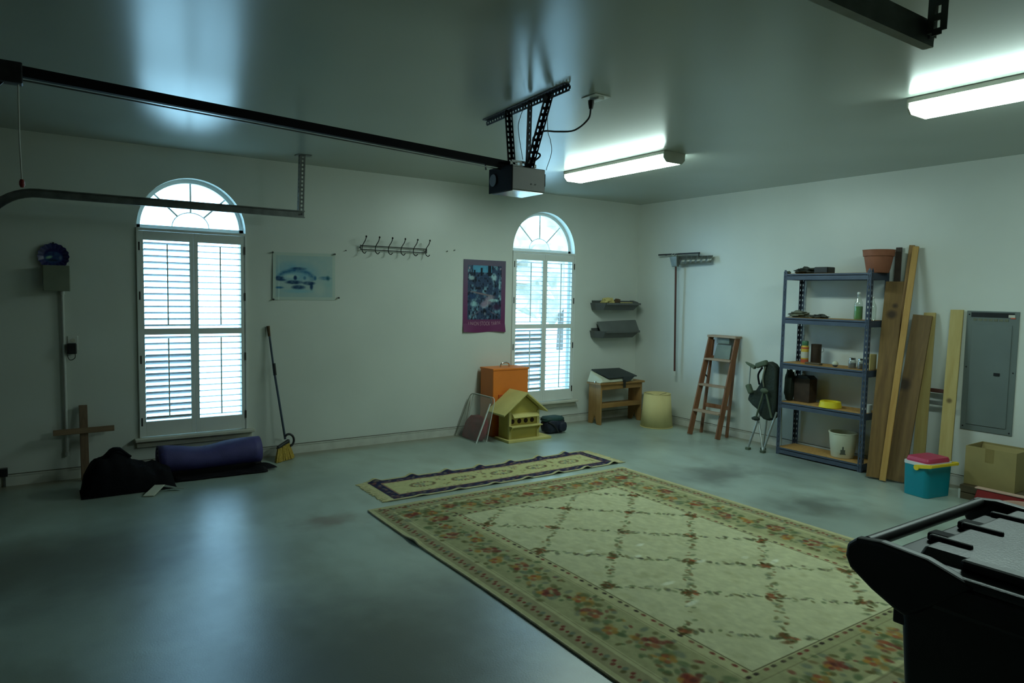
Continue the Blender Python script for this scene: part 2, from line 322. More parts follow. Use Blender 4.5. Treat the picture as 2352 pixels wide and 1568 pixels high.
# ------------------------------------------------------------------ mesh helpers
class MB:
    def __init__(self): self.v = []; self.f = []
    def add(self, vs, fs):
        o = len(self.v); self.v += [tuple(p) for p in vs]; self.f += [tuple(i+o for i in q) for q in fs]; return self
    def box(self, a, b):
        x0, y0, z0 = a; x1, y1, z1 = b
        return self.add([(x0, y0, z0), (x1, y0, z0), (x1, y1, z0), (x0, y1, z0), (x0, y0, z1), (x1, y0, z1), (x1, y1, z1), (x0, y1, z1)],
                        [(0, 3, 2, 1), (4, 5, 6, 7), (0, 1, 5, 4), (1, 2, 6, 5), (2, 3, 7, 6), (3, 0, 4, 7)])
    def hexa(self, p):   # 8 points, bottom ring then top ring
        return self.add(p, [(0, 3, 2, 1), (4, 5, 6, 7), (0, 1, 5, 4), (1, 2, 6, 5), (2, 3, 7, 6), (3, 0, 4, 7)])
    def bar(self, p0, p1, w, t, wd):
        """rectangular bar from p0 to p1, w wide along wd, t thick across"""
        p0 = Vector(p0); p1 = Vector(p1); d = (p1-p0).normalized(); wd = Vector(wd)
        wd = (wd - d*wd.dot(d)).normalized(); td = d.cross(wd)
        q = []
        for p in (p0, p1):
            for sx, sy in ((-1, -1), (1, -1), (1, 1), (-1, 1)): q.append(p + wd*w/2*sx + td*t/2*sy)
        return self.hexa(q)
    def tube(self, pts, r, n=10, cap=True):
        pts = [Vector(p) for p in pts]; rs = r if isinstance(r, (list, tuple)) else [r]*len(pts)
        o = len(self.v); prev = None
        for i, p in enumerate(pts):
            d = (pts[min(i+1, len(pts)-1)] - pts[max(i-1, 0)]).normalized()
            if prev is None:
                a = Vector((0, 0, 1)) if abs(d.z) < 0.9 else Vector((1, 0, 0))
                u = d.cross(a).normalized()
            else:
                u = (prev - d*prev.dot(d)).normalized()
            prev = u; w = d.cross(u)
            for k in range(n):
                t = 2*PI*k/n; self.v.append(tuple(p + (u*math.cos(t) + w*math.sin(t))*rs[i]))
        for i in range(len(pts)-1):
            for k in range(n):
                a = o+i*n+k; b2 = o+i*n+(k+1) % n
                self.f.append((a, b2, b2+n, a+n))
        if cap:
            self.f.append(tuple(o+k for k in reversed(range(n)))); self.f.append(tuple(o+(len(pts)-1)*n+k for k in range(n)))
        return self
    def lathe(self, prof, n=28, c=(0, 0, 0), axis='Z', cap0=True, cap1=True):
        o = len(self.v)
        for r, h in prof:
            for k in range(n):
                t = 2*PI*k/n; a, b2 = r*math.cos(t), r*math.sin(t)
                p = {'Z': (a, b2, h), 'X': (h, a, b2), 'Y': (b2, h, a)}[axis]
                self.v.append((p[0]+c[0], p[1]+c[1], p[2]+c[2]))
        for i in range(len(prof)-1):
            for k in range(n):
                a = o+i*n+k; b2 = o+i*n+(k+1) % n
                self.f.append((a, b2, b2+n, a+n))
        if cap0: self.f.append(tuple(o+k for k in reversed(range(n))))
        if cap1: self.f.append(tuple(o+(len(prof)-1)*n+k for k in range(n)))
        return self
    def prism(self, poly, axis, a, b):
        """polygon in the plane across 'axis', extruded from a to b.  X:(y,z)  Y:(x,z)  Z:(x,y)"""
        def P(q, h): return {'X': (h, q[0], q[1]), 'Y': (q[0], h, q[1]), 'Z': (q[0], q[1], h)}[axis]
        n = len(poly)
        vs = [P(q, a) for q in poly] + [P(q, b) for q in poly]
        fs = [tuple(reversed(range(n))), tuple(range(n, 2*n))] + [(i, (i+1) % n, n+(i+1) % n, n+i) for i in range(n)]
        return self.add(vs, fs)
    def sheet(self, grid, th=None):
        """grid[j][i] of points -> quads"""
        o = len(self.v); nj = len(grid); ni = len(grid[0])
        for row in grid: self.v += [tuple(p) for p in row]
        for j in range(nj-1):
            for i in range(ni-1):
                a = o+j*ni+i; self.f.append((a, a+1, a+ni+1, a+ni))
        return self
    def blob(self, c, rad, seed=0, amp=0.15, n=18, flat=None, power=2.0):
        """lumpy rounded body, flattened on the ground where flat is given"""
        o = len(self.v); rg = random.Random(seed)
        ph = [(rg.uniform(1, 4), rg.uniform(1, 4), rg.uniform(0, 6), rg.uniform(0, 6)) for _ in range(5)]
        m = n*2
        for j in range(n+1):
            th = PI*j/n
            for k in range(m):
                fi = 2*PI*k/m
                x, y, z = math.sin(th)*math.cos(fi), math.sin(th)*math.sin(fi), math.cos(th)
                e = 2.0/power
                q = [math.copysign(abs(t)**e, t) for t in (x, y, z)]
                s = 1 + amp*sum(math.sin(a*3*x+p)*math.sin(b*3*y+b+q2)*0.5 for a, b, p, q2 in ph[:3]) + amp*0.5*sum(math.sin(a*6*z+p+5*x) for a, b, p, q2 in ph[3:])
                pz = c[2]+rad[2]*q[2]*s
                if flat is not None: pz = max(pz, flat)
                self.v.append((c[0]+rad[0]*q[0]*s, c[1]+rad[1]*q[1]*s, pz))
        for j in range(n):
            for k in range(m):
                a = o+j*m+k; b2 = o+j*m+(k+1) % m
                self.f.append((a, a+m, b2+m, b2))
        return self

MATX = {}
def obj(name, mb, material, parent=None, bev=0.0, smooth=None, world=False, colors=None, segs=2):
    me = bpy.data.meshes.new(name)
    me.from_pydata(mb.v, [], mb.f); me.validate(clean_customdata=False)
    if world and parent is not None:
        me.transform(MATX[parent.name].inverted())
    me.materials.append(M[material] if isinstance(material, str) else material)
    if colors is not None:
        at = me.color_attributes.new('Col', 'FLOAT_COLOR', 'POINT')
        c4 = np.ones((len(me.vertices), 4), np.float32); c4[:, :3] = colors
        at.data.foreach_set('color', c4.ravel())
    o = bpy.data.objects.new(name, me); COL.objects.link(o)
    if parent is not None:
        o.parent = parent; MATX[o.name] = MATX[parent.name]
    else:
        MATX[o.name] = Matrix.Identity(4)
    if smooth:
        me.polygons.foreach_set('use_smooth', [True]*len(me.polygons))
        try: me.set_sharp_from_angle(angle=math.radians(smooth))
        except Exception: pass
    me.update()
    if bev:
        bm = o.modifiers.new('edge', 'BEVEL'); bm.width = bev; bm.segments = segs; bm.limit_method = 'ANGLE'; bm.angle_limit = math.radians(40)
    return o

def tag(o, label, cat, group=None):
    o['label'] = label; o['category'] = cat
    if group: o['group'] = group
    return o

def thing(name, label, cat, loc=(0, 0, 0), rz=0.0, group=None):
    e = bpy.data.objects.new(name, None); COL.objects.link(e)
    e.empty_display_size = 0.05
    e.location = loc; e.rotation_euler = (0, 0, rz)
    MATX[e.name] = Matrix.Translation(Vector(loc)) @ Matrix.Rotation(rz, 4, 'Z')
    return tag(e, label, cat, group)

def struct(o, label=None):
    o['kind'] = 'structure'
    if label: o['label'] = label
    return o

def share(src, name, parent=None, loc=None, rot=None):
    o = src.copy(); o.name = name; COL.objects.link(o)
    if parent is not None: o.parent = parent
    if loc is not None: o.location = loc
    if rot is not None: o.rotation_euler = rot
    MATX[o.name] = MATX[src.name]
    return o

# ------------------------------------------------------------------ room shell
X0, Y0 = -0.55, -1.6
TH = 0.16
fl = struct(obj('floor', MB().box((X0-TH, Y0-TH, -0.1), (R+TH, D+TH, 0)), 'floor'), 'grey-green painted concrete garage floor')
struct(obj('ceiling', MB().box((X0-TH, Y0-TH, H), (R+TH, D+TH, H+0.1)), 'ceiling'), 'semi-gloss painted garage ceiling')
struct(obj('wall_right', MB().box((R, Y0-TH, 0), (R+TH, D+TH, H)), 'wall'), 'white painted wall behind the steel shelves')
struct(obj('wall_front', MB().box((X0-TH, Y0-TH, 0), (R, Y0, H)), 'dark_unseen_wall'), 'unseen wall behind the viewer, dark brown to bounce less light')
wl = MB()
wl.box((X0-TH, Y0, 0), (X0, 0.95, H)); wl.box((X0-TH, 6.05, 0), (X0, D+TH, H)); wl.box((X0-TH, 0.95, 2.13), (X0, 6.05, H))
struct(obj('wall_left', wl, 'dark_unseen_wall'), 'unseen wall around the overhead door, dark brown to bounce less light')

WINS = [(0.690, 1.560), (4.490, 5.400)]
ZS, ZA = 0.285, 2.070     # sill, spring of the arch
def arch(x0, x1, n=40, inset=0.0, z0=ZA):
    c, r = (x0+x1)/2, (x1-x0)/2 - inset
    return [(c - r*math.cos(PI*i/n), z0 + r*math.sin(PI*i/n)) for i in range(n+1)]

wb = MB()
def wall_face(y, flip):
    def quad(p):
        p = [(a, y, b) for a, b in p]
        wb.add(p if not flip else list(reversed(p)), [(0, 1, 2, 3)])
    xs = [X0] + [v for w in WINS for v in w] + [R]
    for i in range(0, len(xs), 2): quad([(xs[i], 0), (xs[i+1], 0), (xs[i+1], H), (xs[i], H)])
    for a, b in WINS:
        quad([(a, 0), (b, 0), (b, ZS), (a, ZS)])
        pts = arch(a, b)
        for p, q in zip(pts[:-1], pts[1:]): quad([p, q, (q[0], H), (p[0], H)])
wall_face(D, False); wall_face(D+TH, True)
for a, b in WINS:
    loop = [(a, ZS)] + arch(a, b) + [(b, ZS)]
    for p, q in zip(loop, loop[1:] + loop[:1]):
        wb.add([(p[0], D, p[1]), (p[0], D+TH, p[1]), (q[0], D+TH, q[1]), (q[0], D, q[1])], [(0, 1, 2, 3)])
struct(obj('wall_back', wb, 'wall'), 'white painted wall with two arched windows')

bb = MB().box((X0, D-0.014, 0), (R, D, 0.085)).box((X0, D-0.018, 0.078), (R, D, 0.088))
struct(obj('baseboard_back', bb, 'base'), 'scuffed cream baseboard under the arched windows')
bb = MB().box((R-0.014, Y0, 0), (R, D-0.018, 0.085)).box((R-0.018, Y0, 0.078), (R, D-0.018, 0.088))
struct(obj('baseboard_right', bb, 'base'), 'scuffed cream baseboard behind the shelves')

M['caulk'] = mat('grimy_caulk', (0.10, 0.09, 0.06), 0.8, var=0.5, scale=20)
obj('caulk_line', MB().box((X0, D-0.012, 0.088), (R-0.02, D-0.0002, 0.0925)), 'caulk', bpy.data.objects['baseboard_back'])
obj('caulk_line', MB().box((R-0.012, Y0, 0.088), (R-0.0002, D-0.02, 0.0925)), 'caulk', bpy.data.objects['baseboard_right'])

# overhead door in the left wall (beyond the frame)
dr = bpy.data.objects.new('door_1', None); COL.objects.link(dr); MATX['door_1'] = Matrix.Identity(4)
struct(dr, 'sectional overhead garage door')
for k in range(4):
    obj('panel', MB().box((X0-0.06, 0.95, k*0.532), (X0-0.015, 6.05, k*0.532+0.528)), 'door', dr, bev=0.006)

# ------------------------------------------------------------------ windows with shutters
def window(idx, x0, x1, tilts, label):
    w = bpy.data.objects.new('window_%d' % idx, None); COL.objects.link(w); MATX[w.name] = Matrix.Identity(4)
    struct(w, label)
    xc = (x0+x1)/2; yg = D+0.115
    # arched frame, sash frame and muntins
    fr = MB()
    o_, i_ = arch(x0, x1), arch(x0, x1, inset=0.034)
    for k in range(len(o_)-1):
        a, b, c, d = o_[k], o_[k+1], i_[k+1], i_[k]
        fr.add([(a[0], yg-0.03, a[1]), (b[0], yg-0.03, b[1]), (c[0], yg-0.03, c[1]), (d[0], yg-0.03, d[1]),
                (d[0], yg+0.03, d[1]), (c[0], yg+0.03, c[1])], [(0, 3, 2, 1), (3, 4, 5, 2)])
    fr.box((x0, yg-0.03, ZA-0.03), (x1, yg+0.03, ZA+0.022))
    fr.box((x0, yg-0.03, ZS), (x0+0.035, yg+0.03, ZA)).box((x1-0.035, yg-0.03, ZS), (x1, yg+0.03, ZA))
    fr.box((x0, yg-0.03, ZS), (x1, yg+0.03, ZS+0.05)).box((x0, yg-0.03, 1.165), (x1, yg+0.03, 1.205))
    obj('window_frame', fr, 'trim', w, smooth=40)
    rr = (x1-x0)/2 - 0.03
    for ang in (45, 90, 135):
        a = math.radians(ang)
        p0 = (xc+0.15*math.cos(a), yg, ZA+0.02+0.13*math.sin(a)); p1 = (xc+rr*math.cos(a), yg, ZA+rr*math.sin(a))
        obj('muntin', MB().bar(p0, p1, 0.011, 0.014, (0, 1, 0)), 'trim', w)
    obj('muntin', MB().tube([(xc+0.15*math.cos(PI*k/16), yg, ZA+0.02+0.13*math.sin(PI*k/16)) for k in range(17)], 0.005, 6), 'trim', w, smooth=50)
    g = MB(); P = arch(x0, x1, inset=0.02)
    g.add([(p[0], yg+0.005, p[1]) for p in P], [tuple(range(len(P)))])
    obj('pane', g, 'glass', w)
    for za, zb in ((ZS+0.05, 1.165), (1.205, ZA-0.03)):
        g = MB().add([(x0+0.03, yg+0.005, za), (x1-0.03, yg+0.005, za), (x1-0.03, yg+0.005, zb), (x0+0.03, yg+0.005, zb)], [(0, 1, 2, 3)])
        obj('pane', g, 'glass', w)
    # shutter surround, transom and sill
    sr = MB()
    sr.box((x0-0.006, D-0.018, ZS), (x0+0.012, D+0.05, ZA-0.035)).box((x1-0.012, D-0.018, ZS), (x1+0.006, D+0.05, ZA-0.035))
    sr.box((x0-0.006, D-0.018, ZA-0.035), (x1+0.006, D+0.085, ZA-0.012))
    obj('shutter_surround', sr, 'trim', w, bev=0.002)
    sl = MB().box((x0-0.045, D-0.075, ZS-0.028), (x1+0.055, D+0.02, ZS-0.002))
    sl2 = MB().box((x0-0.03, D-0.028, ZS-0.082), (x1+0.04, D, ZS-0.028))
    obj('sill', sl, 'sill', w, bev=0.005); obj('apron', sl2, 'sill', w, bev=0.004)
    # two shutter panels, each with two banks of louvers
    zt, zb = ZA-0.037, ZS+0.004
    louv = {}
    for side, (a, b) in enumerate(((x0+0.013, xc-0.001), (xc+0.001, x1-0.013))):
        st = 0.033; y0, y1 = D-0.012, D+0.016
        m = MB()
        m.box((a, y0, zb), (a+st, y1, zt)).box((b-st, y0, zb), (b, y1, zt))
        for za, zc in ((zb, 0.418), (1.160, 1.212), (1.957, zt)): m.box((a+st, y0, za), (b-st, y1, zc))
        pn = obj('shutter_panel', m, 'trim', w, bev=0.002)
        wd = b-a-2*st
        for bank, (za, zc) in enumerate(((0.418, 1.160), (1.212, 1.957))):
            n = 14; sp = (zc-za)/n
            for k in range(n):
                key = round(wd, 4)
                if key not in louv:
                    hw = 0.0315
                    prof = [(-hw, 0), (-hw*0.6, 0.0042), (0, 0.0055), (hw*0.6, 0.0042), (hw, 0), (hw*0.6, -0.0042), (0, -0.0055), (-hw*0.6, -0.0042)]
                    s = obj('slat', MB().prism(prof, 'X', -wd/2+0.002, wd/2-0.002), 'louver', pn, smooth=50)
                    louv[key] = s
                else:
                    s = share(louv[key], 'slat', pn)
                t = tilts[side][bank]
                if callable(t): t = t(k)
                s.location = ((a+b)/2, D+0.004, za+sp*(k+0.5)); s.rotation_euler = (math.radians(t), 0, 0)
            rod = MB().box(((a+b)/2-0.005, D-0.040, za+0.03), ((a+b)/2+0.005, D-0.030, zc-0.03))
            obj('tilt_rod', rod, 'trim', pn)
        hx = a if side == 0 else b
        for hz in (zt-0.13, 1.49, 0.95, zb+0.13):
            obj('hinge', MB().box((hx-0.006, D-0.0185, hz-0.035), (hx+0.006, D-0.010, hz+0.035)), 'hinge', pn)
    return w

# tilt: positive lifts the outer edge of each louver
window(1, *WINS[0], [(lambda k: -37 if k < 11 else -22, lambda k: -17), (lambda k: -7 if k < 11 else 0, 2)], 'arched window with half-tilted plantation shutters above the purple roll')
window(2, *WINS[1], [(lambda k: (-40, -24, -52)[k % 3], 2), (-2, 3)], 'arched window with shutters beside the purple poster')

# ------------------------------------------------------------------ outdoors beyond the windows
struct(obj('driveway', MB().box((-14, D+TH, -0.25), (30, 45, -0.15)), 'concrete_out'), 'pale driveway outside the windows')
def tree(x, y, h, r, seed, label):
    t = thing('tree', label, 'tree', (x, y, -0.15), group='trees outside the windows')
    obj('trunk', MB().tube([(0, 0, 0), (0.05, 0.02, h*0.3), (0, 0, h*0.6)], [0.16, 0.12, 0.08], 10), 'bark', t, smooth=50)
    obj('crown', MB().blob((0, 0, h*0.66), (r, r, h*0.36), seed, 0.28, 16), 'leaf', t, smooth=60)
tree(9.6, 14.5, 3.9, 1.3, 3, 'hazy tree outside the arched window beside the purple poster, nearer the glass')
tree(13.5, 17.0, 5.6, 1.7, 5, 'tall hazy tree outside, farther right behind the window by the poster')

# ------------------------------------------------------------------ overhead hardware
def perforated(mb, p0, p1, w, d1, d2, pitch=0.034, edge=0.34, rung=0.50):
    """slotted angle iron: two legs, each with a row of holes"""
    p0, p1 = Vector(p0), Vector(p1); ax = (p1-p0).normalized(); L = (p1-p0).length
    d1, d2 = Vector(d1).normalized(), Vector(d2).normalized()
    for a, nrm in ((d1, d2), (d2, d1)):
        e = w*edge
        for off in (e/2, w-e/2):
            mb.bar(p0+a*off, p1+a*off, e, 0.003, a)
        n = max(2, int(L/pitch))
        for k in range(n+1):
            c = p0+ax*(L*k/n)
            mb.bar(c+a*e*0.9-ax*0.006, c+a*e*0.9+ax*0.006, 0.001, 0.003, a)
            mb.bar(c+a*w*0.25, c+a*w*0.75, pitch*rung, 0.003, ax)
    return mb

def door_track(y, side, xe, zt, label):
    t = thing('door_track', label, 'door track', (xe, y, zt), group='overhead door tracks')
    # C-channel swept along the path: straight, then curving down towards the door
    path = [(xe, zt)] + [(x, zt) for x in np.linspace(xe-0.3, 0.02, 6)]
    Rr = 0.34
    for k in range(1, 13):
        a = PI/2*k/12; path.append((0.02-Rr*math.sin(a), zt-Rr*(1-math.cos(a))))
    path.append((0.02-Rr, 0.02))
    prof = [(-0.012*side, -0.031), (0.014*side, -0.031), (0.014*side, 0.031), (-0.012*side, 0.031), (-0.012*side, 0.022), (0.008*side, 0.022), (0.008*side, -0.022), (-0.012*side, -0.022)]
    m = MB(); n = len(prof); rows = []
    for i, (x, z) in enumerate(path):
        a = path[max(i-1, 0)]; b = path[min(i+1, len(path)-1)]
        dx, dz = b[0]-a[0], b[1]-a[1]; l = math.hypot(dx, dz); nx, nz = dz/l, -dx/l
        rows.append([(x+nx*q*-1 if False else x-nx*-q, y+p, z+(-nz*-1)*q*1 if False else z+nz*q) for p, q in prof])
    o = len(m.v)
    for r_ in rows: m.v += r_
    for i in range(len(rows)-1):
        for k in range(n): m.f.append((o+i*n+k, o+i*n+(k+1) % n, o+(i+1)*n+(k+1) % n, o+(i+1)*n+k))
    m.f.append(tuple(o+k for k in range(n)))
    obj('track', m, 'galv', t, world=True)
    h = perforated(MB(), (xe-0.045, y+0.018*side, zt-0.01), (xe-0.03, y+0.018*side, H-0.002), 0.046, (1, 0, 0), (0, side, 0))
    obj('hanger', h, 'galv', t, world=True)
    obj('hanger_foot', MB().box((xe-0.06, y+0.0*side-0.02, H-0.006), (xe+0.06, y+0.06*side+0.02 if side > 0 else y+0.02, H-0.0005)), 'galv', t, world=True)
    obj('bolt', MB().lathe([(0.009, 0), (0.009, 0.008)], 10, (xe-0.03, y-0.014*side-(0.008 if side > 0 else 0), zt), 'Y'), 'dark_steel', t, world=True)
    return t
door_track(6.10, 1, 1.945, 2.222, 'grey steel door track with hanger crossing in front of the arched window')
door_track(0.92, -1, 1.915, 2.245, 'dark steel door track end hanging near the top right of the view')

op = thing('garage_door_opener', 'grey ceiling-hung garage door opener with long black rail and black cord', 'door opener', (2.385, 3.465, 2.165))
def opart(name, mb, m, **k): return obj(name, mb, m, op, world=True, **k)
mx0, mx1, my0, my1, mz0, mz1 = 2.270, 2.505, 3.345, 3.585, 2.165, 2.300
opart('motor_housing', MB().box((mx0, my0, mz0), (mx1, my1, mz1)), 'motor', bev=0.004)
opart('end_panel', MB().box((mx0-0.006, my0-0.003, mz0-0.004), (mx0+0.002, my1+0.003, mz1+0.006)), 'motor_dark', bev=0.002)
opart('fan_port', MB().lathe([(0.036, 0), (0.036, 0.004), (0.030, 0.006)], 24, (mx0-0.012, 3.535, 2.235), 'X'), 'motor', smooth=40)
opart('side_box', MB().box((mx1-0.001, my0+0.02, mz0+0.04), (mx1+0.020, my1-0.05, mz1-0.02)), 'motor_dark', bev=0.003)
opart('underside', MB().box((mx0+0.01, my0+0.01, mz0-0.006), (mx1-0.006, my1-0.01, mz0-0.001)), 'motor_under')
opart('top_bracket', perforated(MB(), (2.30, 3.40, mz1+0.004), (2.47, 3.40, mz1+0.004), 0.04, (0, 0, 1), (0, 1, 0)), 'galv')
for sx in (2.405, 2.435): opart('screw', MB().lathe([(0.004, 0), (0.004, 0.002)], 8, (sx, my0-0.0035, 2.206), 'Y'), 'black_plastic')
# the rail climbs a little towards the door
zr = lambda x: 2.326 - (x-2.23)*0.0385
opart('rail', MB().bar((2.36, 3.465, zr(2.36)), (-0.50, 3.465, zr(-0.50)), 0.042, 0.030, (0, 0, 1)), 'rail')
opart('chain', MB().bar((2.3, 3.465, zr(2.3)-0.033), (-0.5, 3.465, zr(-0.5)-0.033), 0.006, 0.006, (0, 0, 1)), 'galv')
opart('chain_hook', MB().bar((2.16, 3.465, zr(2.16)-0.02), (2.165, 3.465, zr(2.16)-0.052), 0.008, 0.004, (1, 0, 0)), 'dark_steel')
opart('trolley', MB().box((-0.16, 3.435, zr(-0.1)-0.055), (-0.03, 3.495, zr(-0.1)+0.028)), 'dark_steel', bev=0.005)
opart('door_arm', MB().bar((-0.045, 3.465, zr(-0.1)-0.045), (-0.135, 3.465, zr(-0.1)-0.03), 0.022, 0.008, (0, 0, 1)).bar((-0.10, 3.465, zr(-0.1)-0.04), (-0.47, 3.465, 1.95), 0.03, 0.006, (0, 0, 1)), 'dark_steel')
pc = opart('pull_cord', MB().tube([(-0.046, 3.465, zr(-0.05)-0.05), (-0.047, 3.463, 2.15), (-0.043, 3.465, 1.985)], 0.0035, 6), 'zip', smooth=50)
obj('pull_handle', MB().lathe([(0.006, 0.0), (0.010, 0.01), (0.010, 0.022), (0.006, 0.032)], 12, (-0.043, 3.465, 1.955)), 'red_plastic', pc, world=True, smooth=50)
ca = perforated(MB(), (2.555, 4.085, H-0.004), (2.480, 3.100, H-0.004), 0.036, (0, 0, -1), (-1, 0, 0))
opart('ceiling_angle', ca, 'dark_steel')
opart('hanger', perforated(MB(), (2.470, 3.690, H-0.035), (2.430, 3.572, mz1-0.01), 0.034, (-1, 0, 0), (0, -1, 0)), 'dark_steel')
opart('hanger', perforated(MB(), (2.462, 3.430, H-0.035), (2.430, 3.395, mz1-0.01), 0.034, (-1, 0, 0), (0, 1, 0)), 'dark_steel')
opart('hanger', perforated(MB(), (2.465, 3.262, H-0.035), (2.425, 3.395, mz1-0.01), 0.036, (-1, 0, 0), (0, -1, 0)), 'dark_steel')
def bez(pts, n=24):
    """Catmull-Rom curve through points"""
    P = [Vector(p) for p in pts]; P = [2*P[0]-P[1]] + P + [2*P[-1]-P[-2]]; out = []
    seg = max(2, n//(len(P)-3))
    for i in range(1, len(P)-2):
        for k in range(seg):
            t = k/seg
            out.append(0.5*((2*P[i]) + (P[i+1]-P[i-1])*t + (2*P[i-1]-5*P[i]+4*P[i+1]-P[i+2])*t*t + (-P[i-1]+3*P[i]-3*P[i+1]+P[i+2])*t**3))
    out.append(P[-2]); return out
opart('power_cord', MB().tube(bez([(2.745, 3.225, H-0.065), (2.735, 3.235, H-0.13), (2.66, 3.27, H-0.20), (2.56, 3.31, H-0.215), (2.475, 3.33, H-0.222), (2.425, 3.36, H-0.26), (2.44, 3.37, H-0.33), (2.47, 3.35, H-0.36), (2.42, 3.38, H-0.41), (2.39, 3.39, mz1+0.005)], 48), 0.0055, 8), 'black_plastic', smooth=60)
opart('plug', MB().lathe([(0.012, -0.05), (0.018, -0.015), (0.018, 0.0)], 14, (2.745, 3.225, H-0.022)), 'black_plastic', smooth=50)
opart('bell_wire', MB().tube(bez([(2.50, 3.33, mz1-0.005), (2.53, 3.32, 2.40), (2.52, 3.32, 2.47), (2.49, 3.31, 2.53), (2.475, 3.30, H-0.02)]), 0.002, 5), 'wire')
opart('bell_wire', MB().tube(bez([(2.44, 3.47, H-0.04), (2.40, 3.46, H-0.12), (2.385, 3.46, H-0.2), (2.40, 3.43, mz1+0.06)]), 0.002, 5), 'wire')

co = thing('ceiling_outlet', 'white ceiling outlet plate beside the opener cord', 'outlet', (2.77, 3.205, H-0.02))
obj('plate', MB().box((2.71, 3.15, H-0.007), (2.835, 3.275, H-0.0005)), 'white_plastic', co, world=True, bev=0.003)
obj('socket', MB().box((2.755, 3.17, H-0.02), (2.80, 3.255, H-0.006)), 'white_plastic', co, world=True, bev=0.003)

def ceiling_light(x, y0, y1, label):
    t = thing('ceiling_light', label, 'ceiling light', (x, (y0+y1)/2, H-0.085), group='fluorescent lights')
    obj('housing', MB().box((x-0.126, y0+0.004, H-0.0295), (x+0.126, y1-0.004, H-0.0005)), 'lamp_white', t, world=True, bev=0.003)
    prof = [(-0.120, -0.030), (-0.120, -0.056), (-0.085, -0.088), (0.085, -0.088), (0.120, -0.056), (0.120, -0.030)]
    obj('diffuser', MB().prism([(x+a, H+b) for a, b in prof], 'Y', y0+0.012, y1-0.012), 'lens', t, world=True)
    for ya, yb in ((y0, y0+0.011), (y1-0.011, y1)):
        obj('end_cap', MB().prism([(x+a*1.02, H+b*1.02) for a, b in prof] + [(x+0.126, H-0.001), (x-0.126, H-0.001)], 'Y', ya, yb), 'lamp_white', t, world=True)
    return t
ceiling_light(4.315, 4.005, 5.300, 'lit fluorescent wraparound light nearer the far corner')
ceiling_light(4.330, 0.850, 2.120, 'lit fluorescent wraparound light at the right edge of the view')

# ------------------------------------------------------------------ back wall fittings
def colour_grid(w, h, nx, ny, pos, paint):
    """sheet of nx by ny cells; pos(u,v)->point ; paint(U,V)->rgb in sRGB"""
    u = np.linspace(0, 1, nx+1); v = np.linspace(0, 1, ny+1)
    U, V = np.meshgrid(u, v)
    col = np.clip(paint(U, V), 0, 1)
    lin = np.where(col <= 0.04045, col/12.92, ((col+0.055)/1.055)**2.4)
    m = MB(); m.v = [pos(a, b) for a, b in zip(U.ravel(), V.ravel())]
    i = np.arange((nx+1)*(ny+1)).reshape(ny+1, nx+1)
    q = np.stack([i[:-1, :-1], i[:-1, 1:], i[1:, 1:], i[1:, :-1]], -1).reshape(-1, 4)
    m.f = [tuple(int(x) for x in r_) for r_ in q]
    return m, lin.reshape(-1, 3)

def vnoise(U, V, f, seed, octaves=3):
    """smooth value noise on the sheet"""
    rg = np.random.default_rng(seed); out = np.zeros_like(U); amp = 1.0; tot = 0
    for o in range(octaves):
        n = int(f*2**o)+3; g = rg.random((n+1, n+1))
        x = np.clip(U, 0, 0.9999)*(n-1); y = np.clip(V, 0, 0.9999)*(n-1)
        xi, yi = x.astype(int), y.astype(int); fx, fy = x-xi, y-yi
        fx = fx*fx*(3-2*fx); fy = fy*fy*(3-2*fy)
        out += amp*((g[yi, xi]*(1-fx)+g[yi, xi+1]*fx)*(1-fy) + (g[yi+1, xi]*(1-fx)+g[yi+1, xi+1]*fx)*fy)
        tot += amp; amp *= 0.55
    return out/tot

def mixc(base, col, k):
    k = np.clip(k, 0, 1)[..., None]; return base*(1-k) + np.array(col)*k
def ell(U, V, cu, cv, ru, rv, soft=0.35, ang=0.0):
    du, dv = U-cu, V-cv
    if ang: du, dv = du*math.cos(ang)+dv*math.sin(ang), -du*math.sin(ang)+dv*math.cos(ang)
    d = np.sqrt((du/ru)**2 + (dv/rv)**2); return np.clip((1-d)/soft, 0, 1)

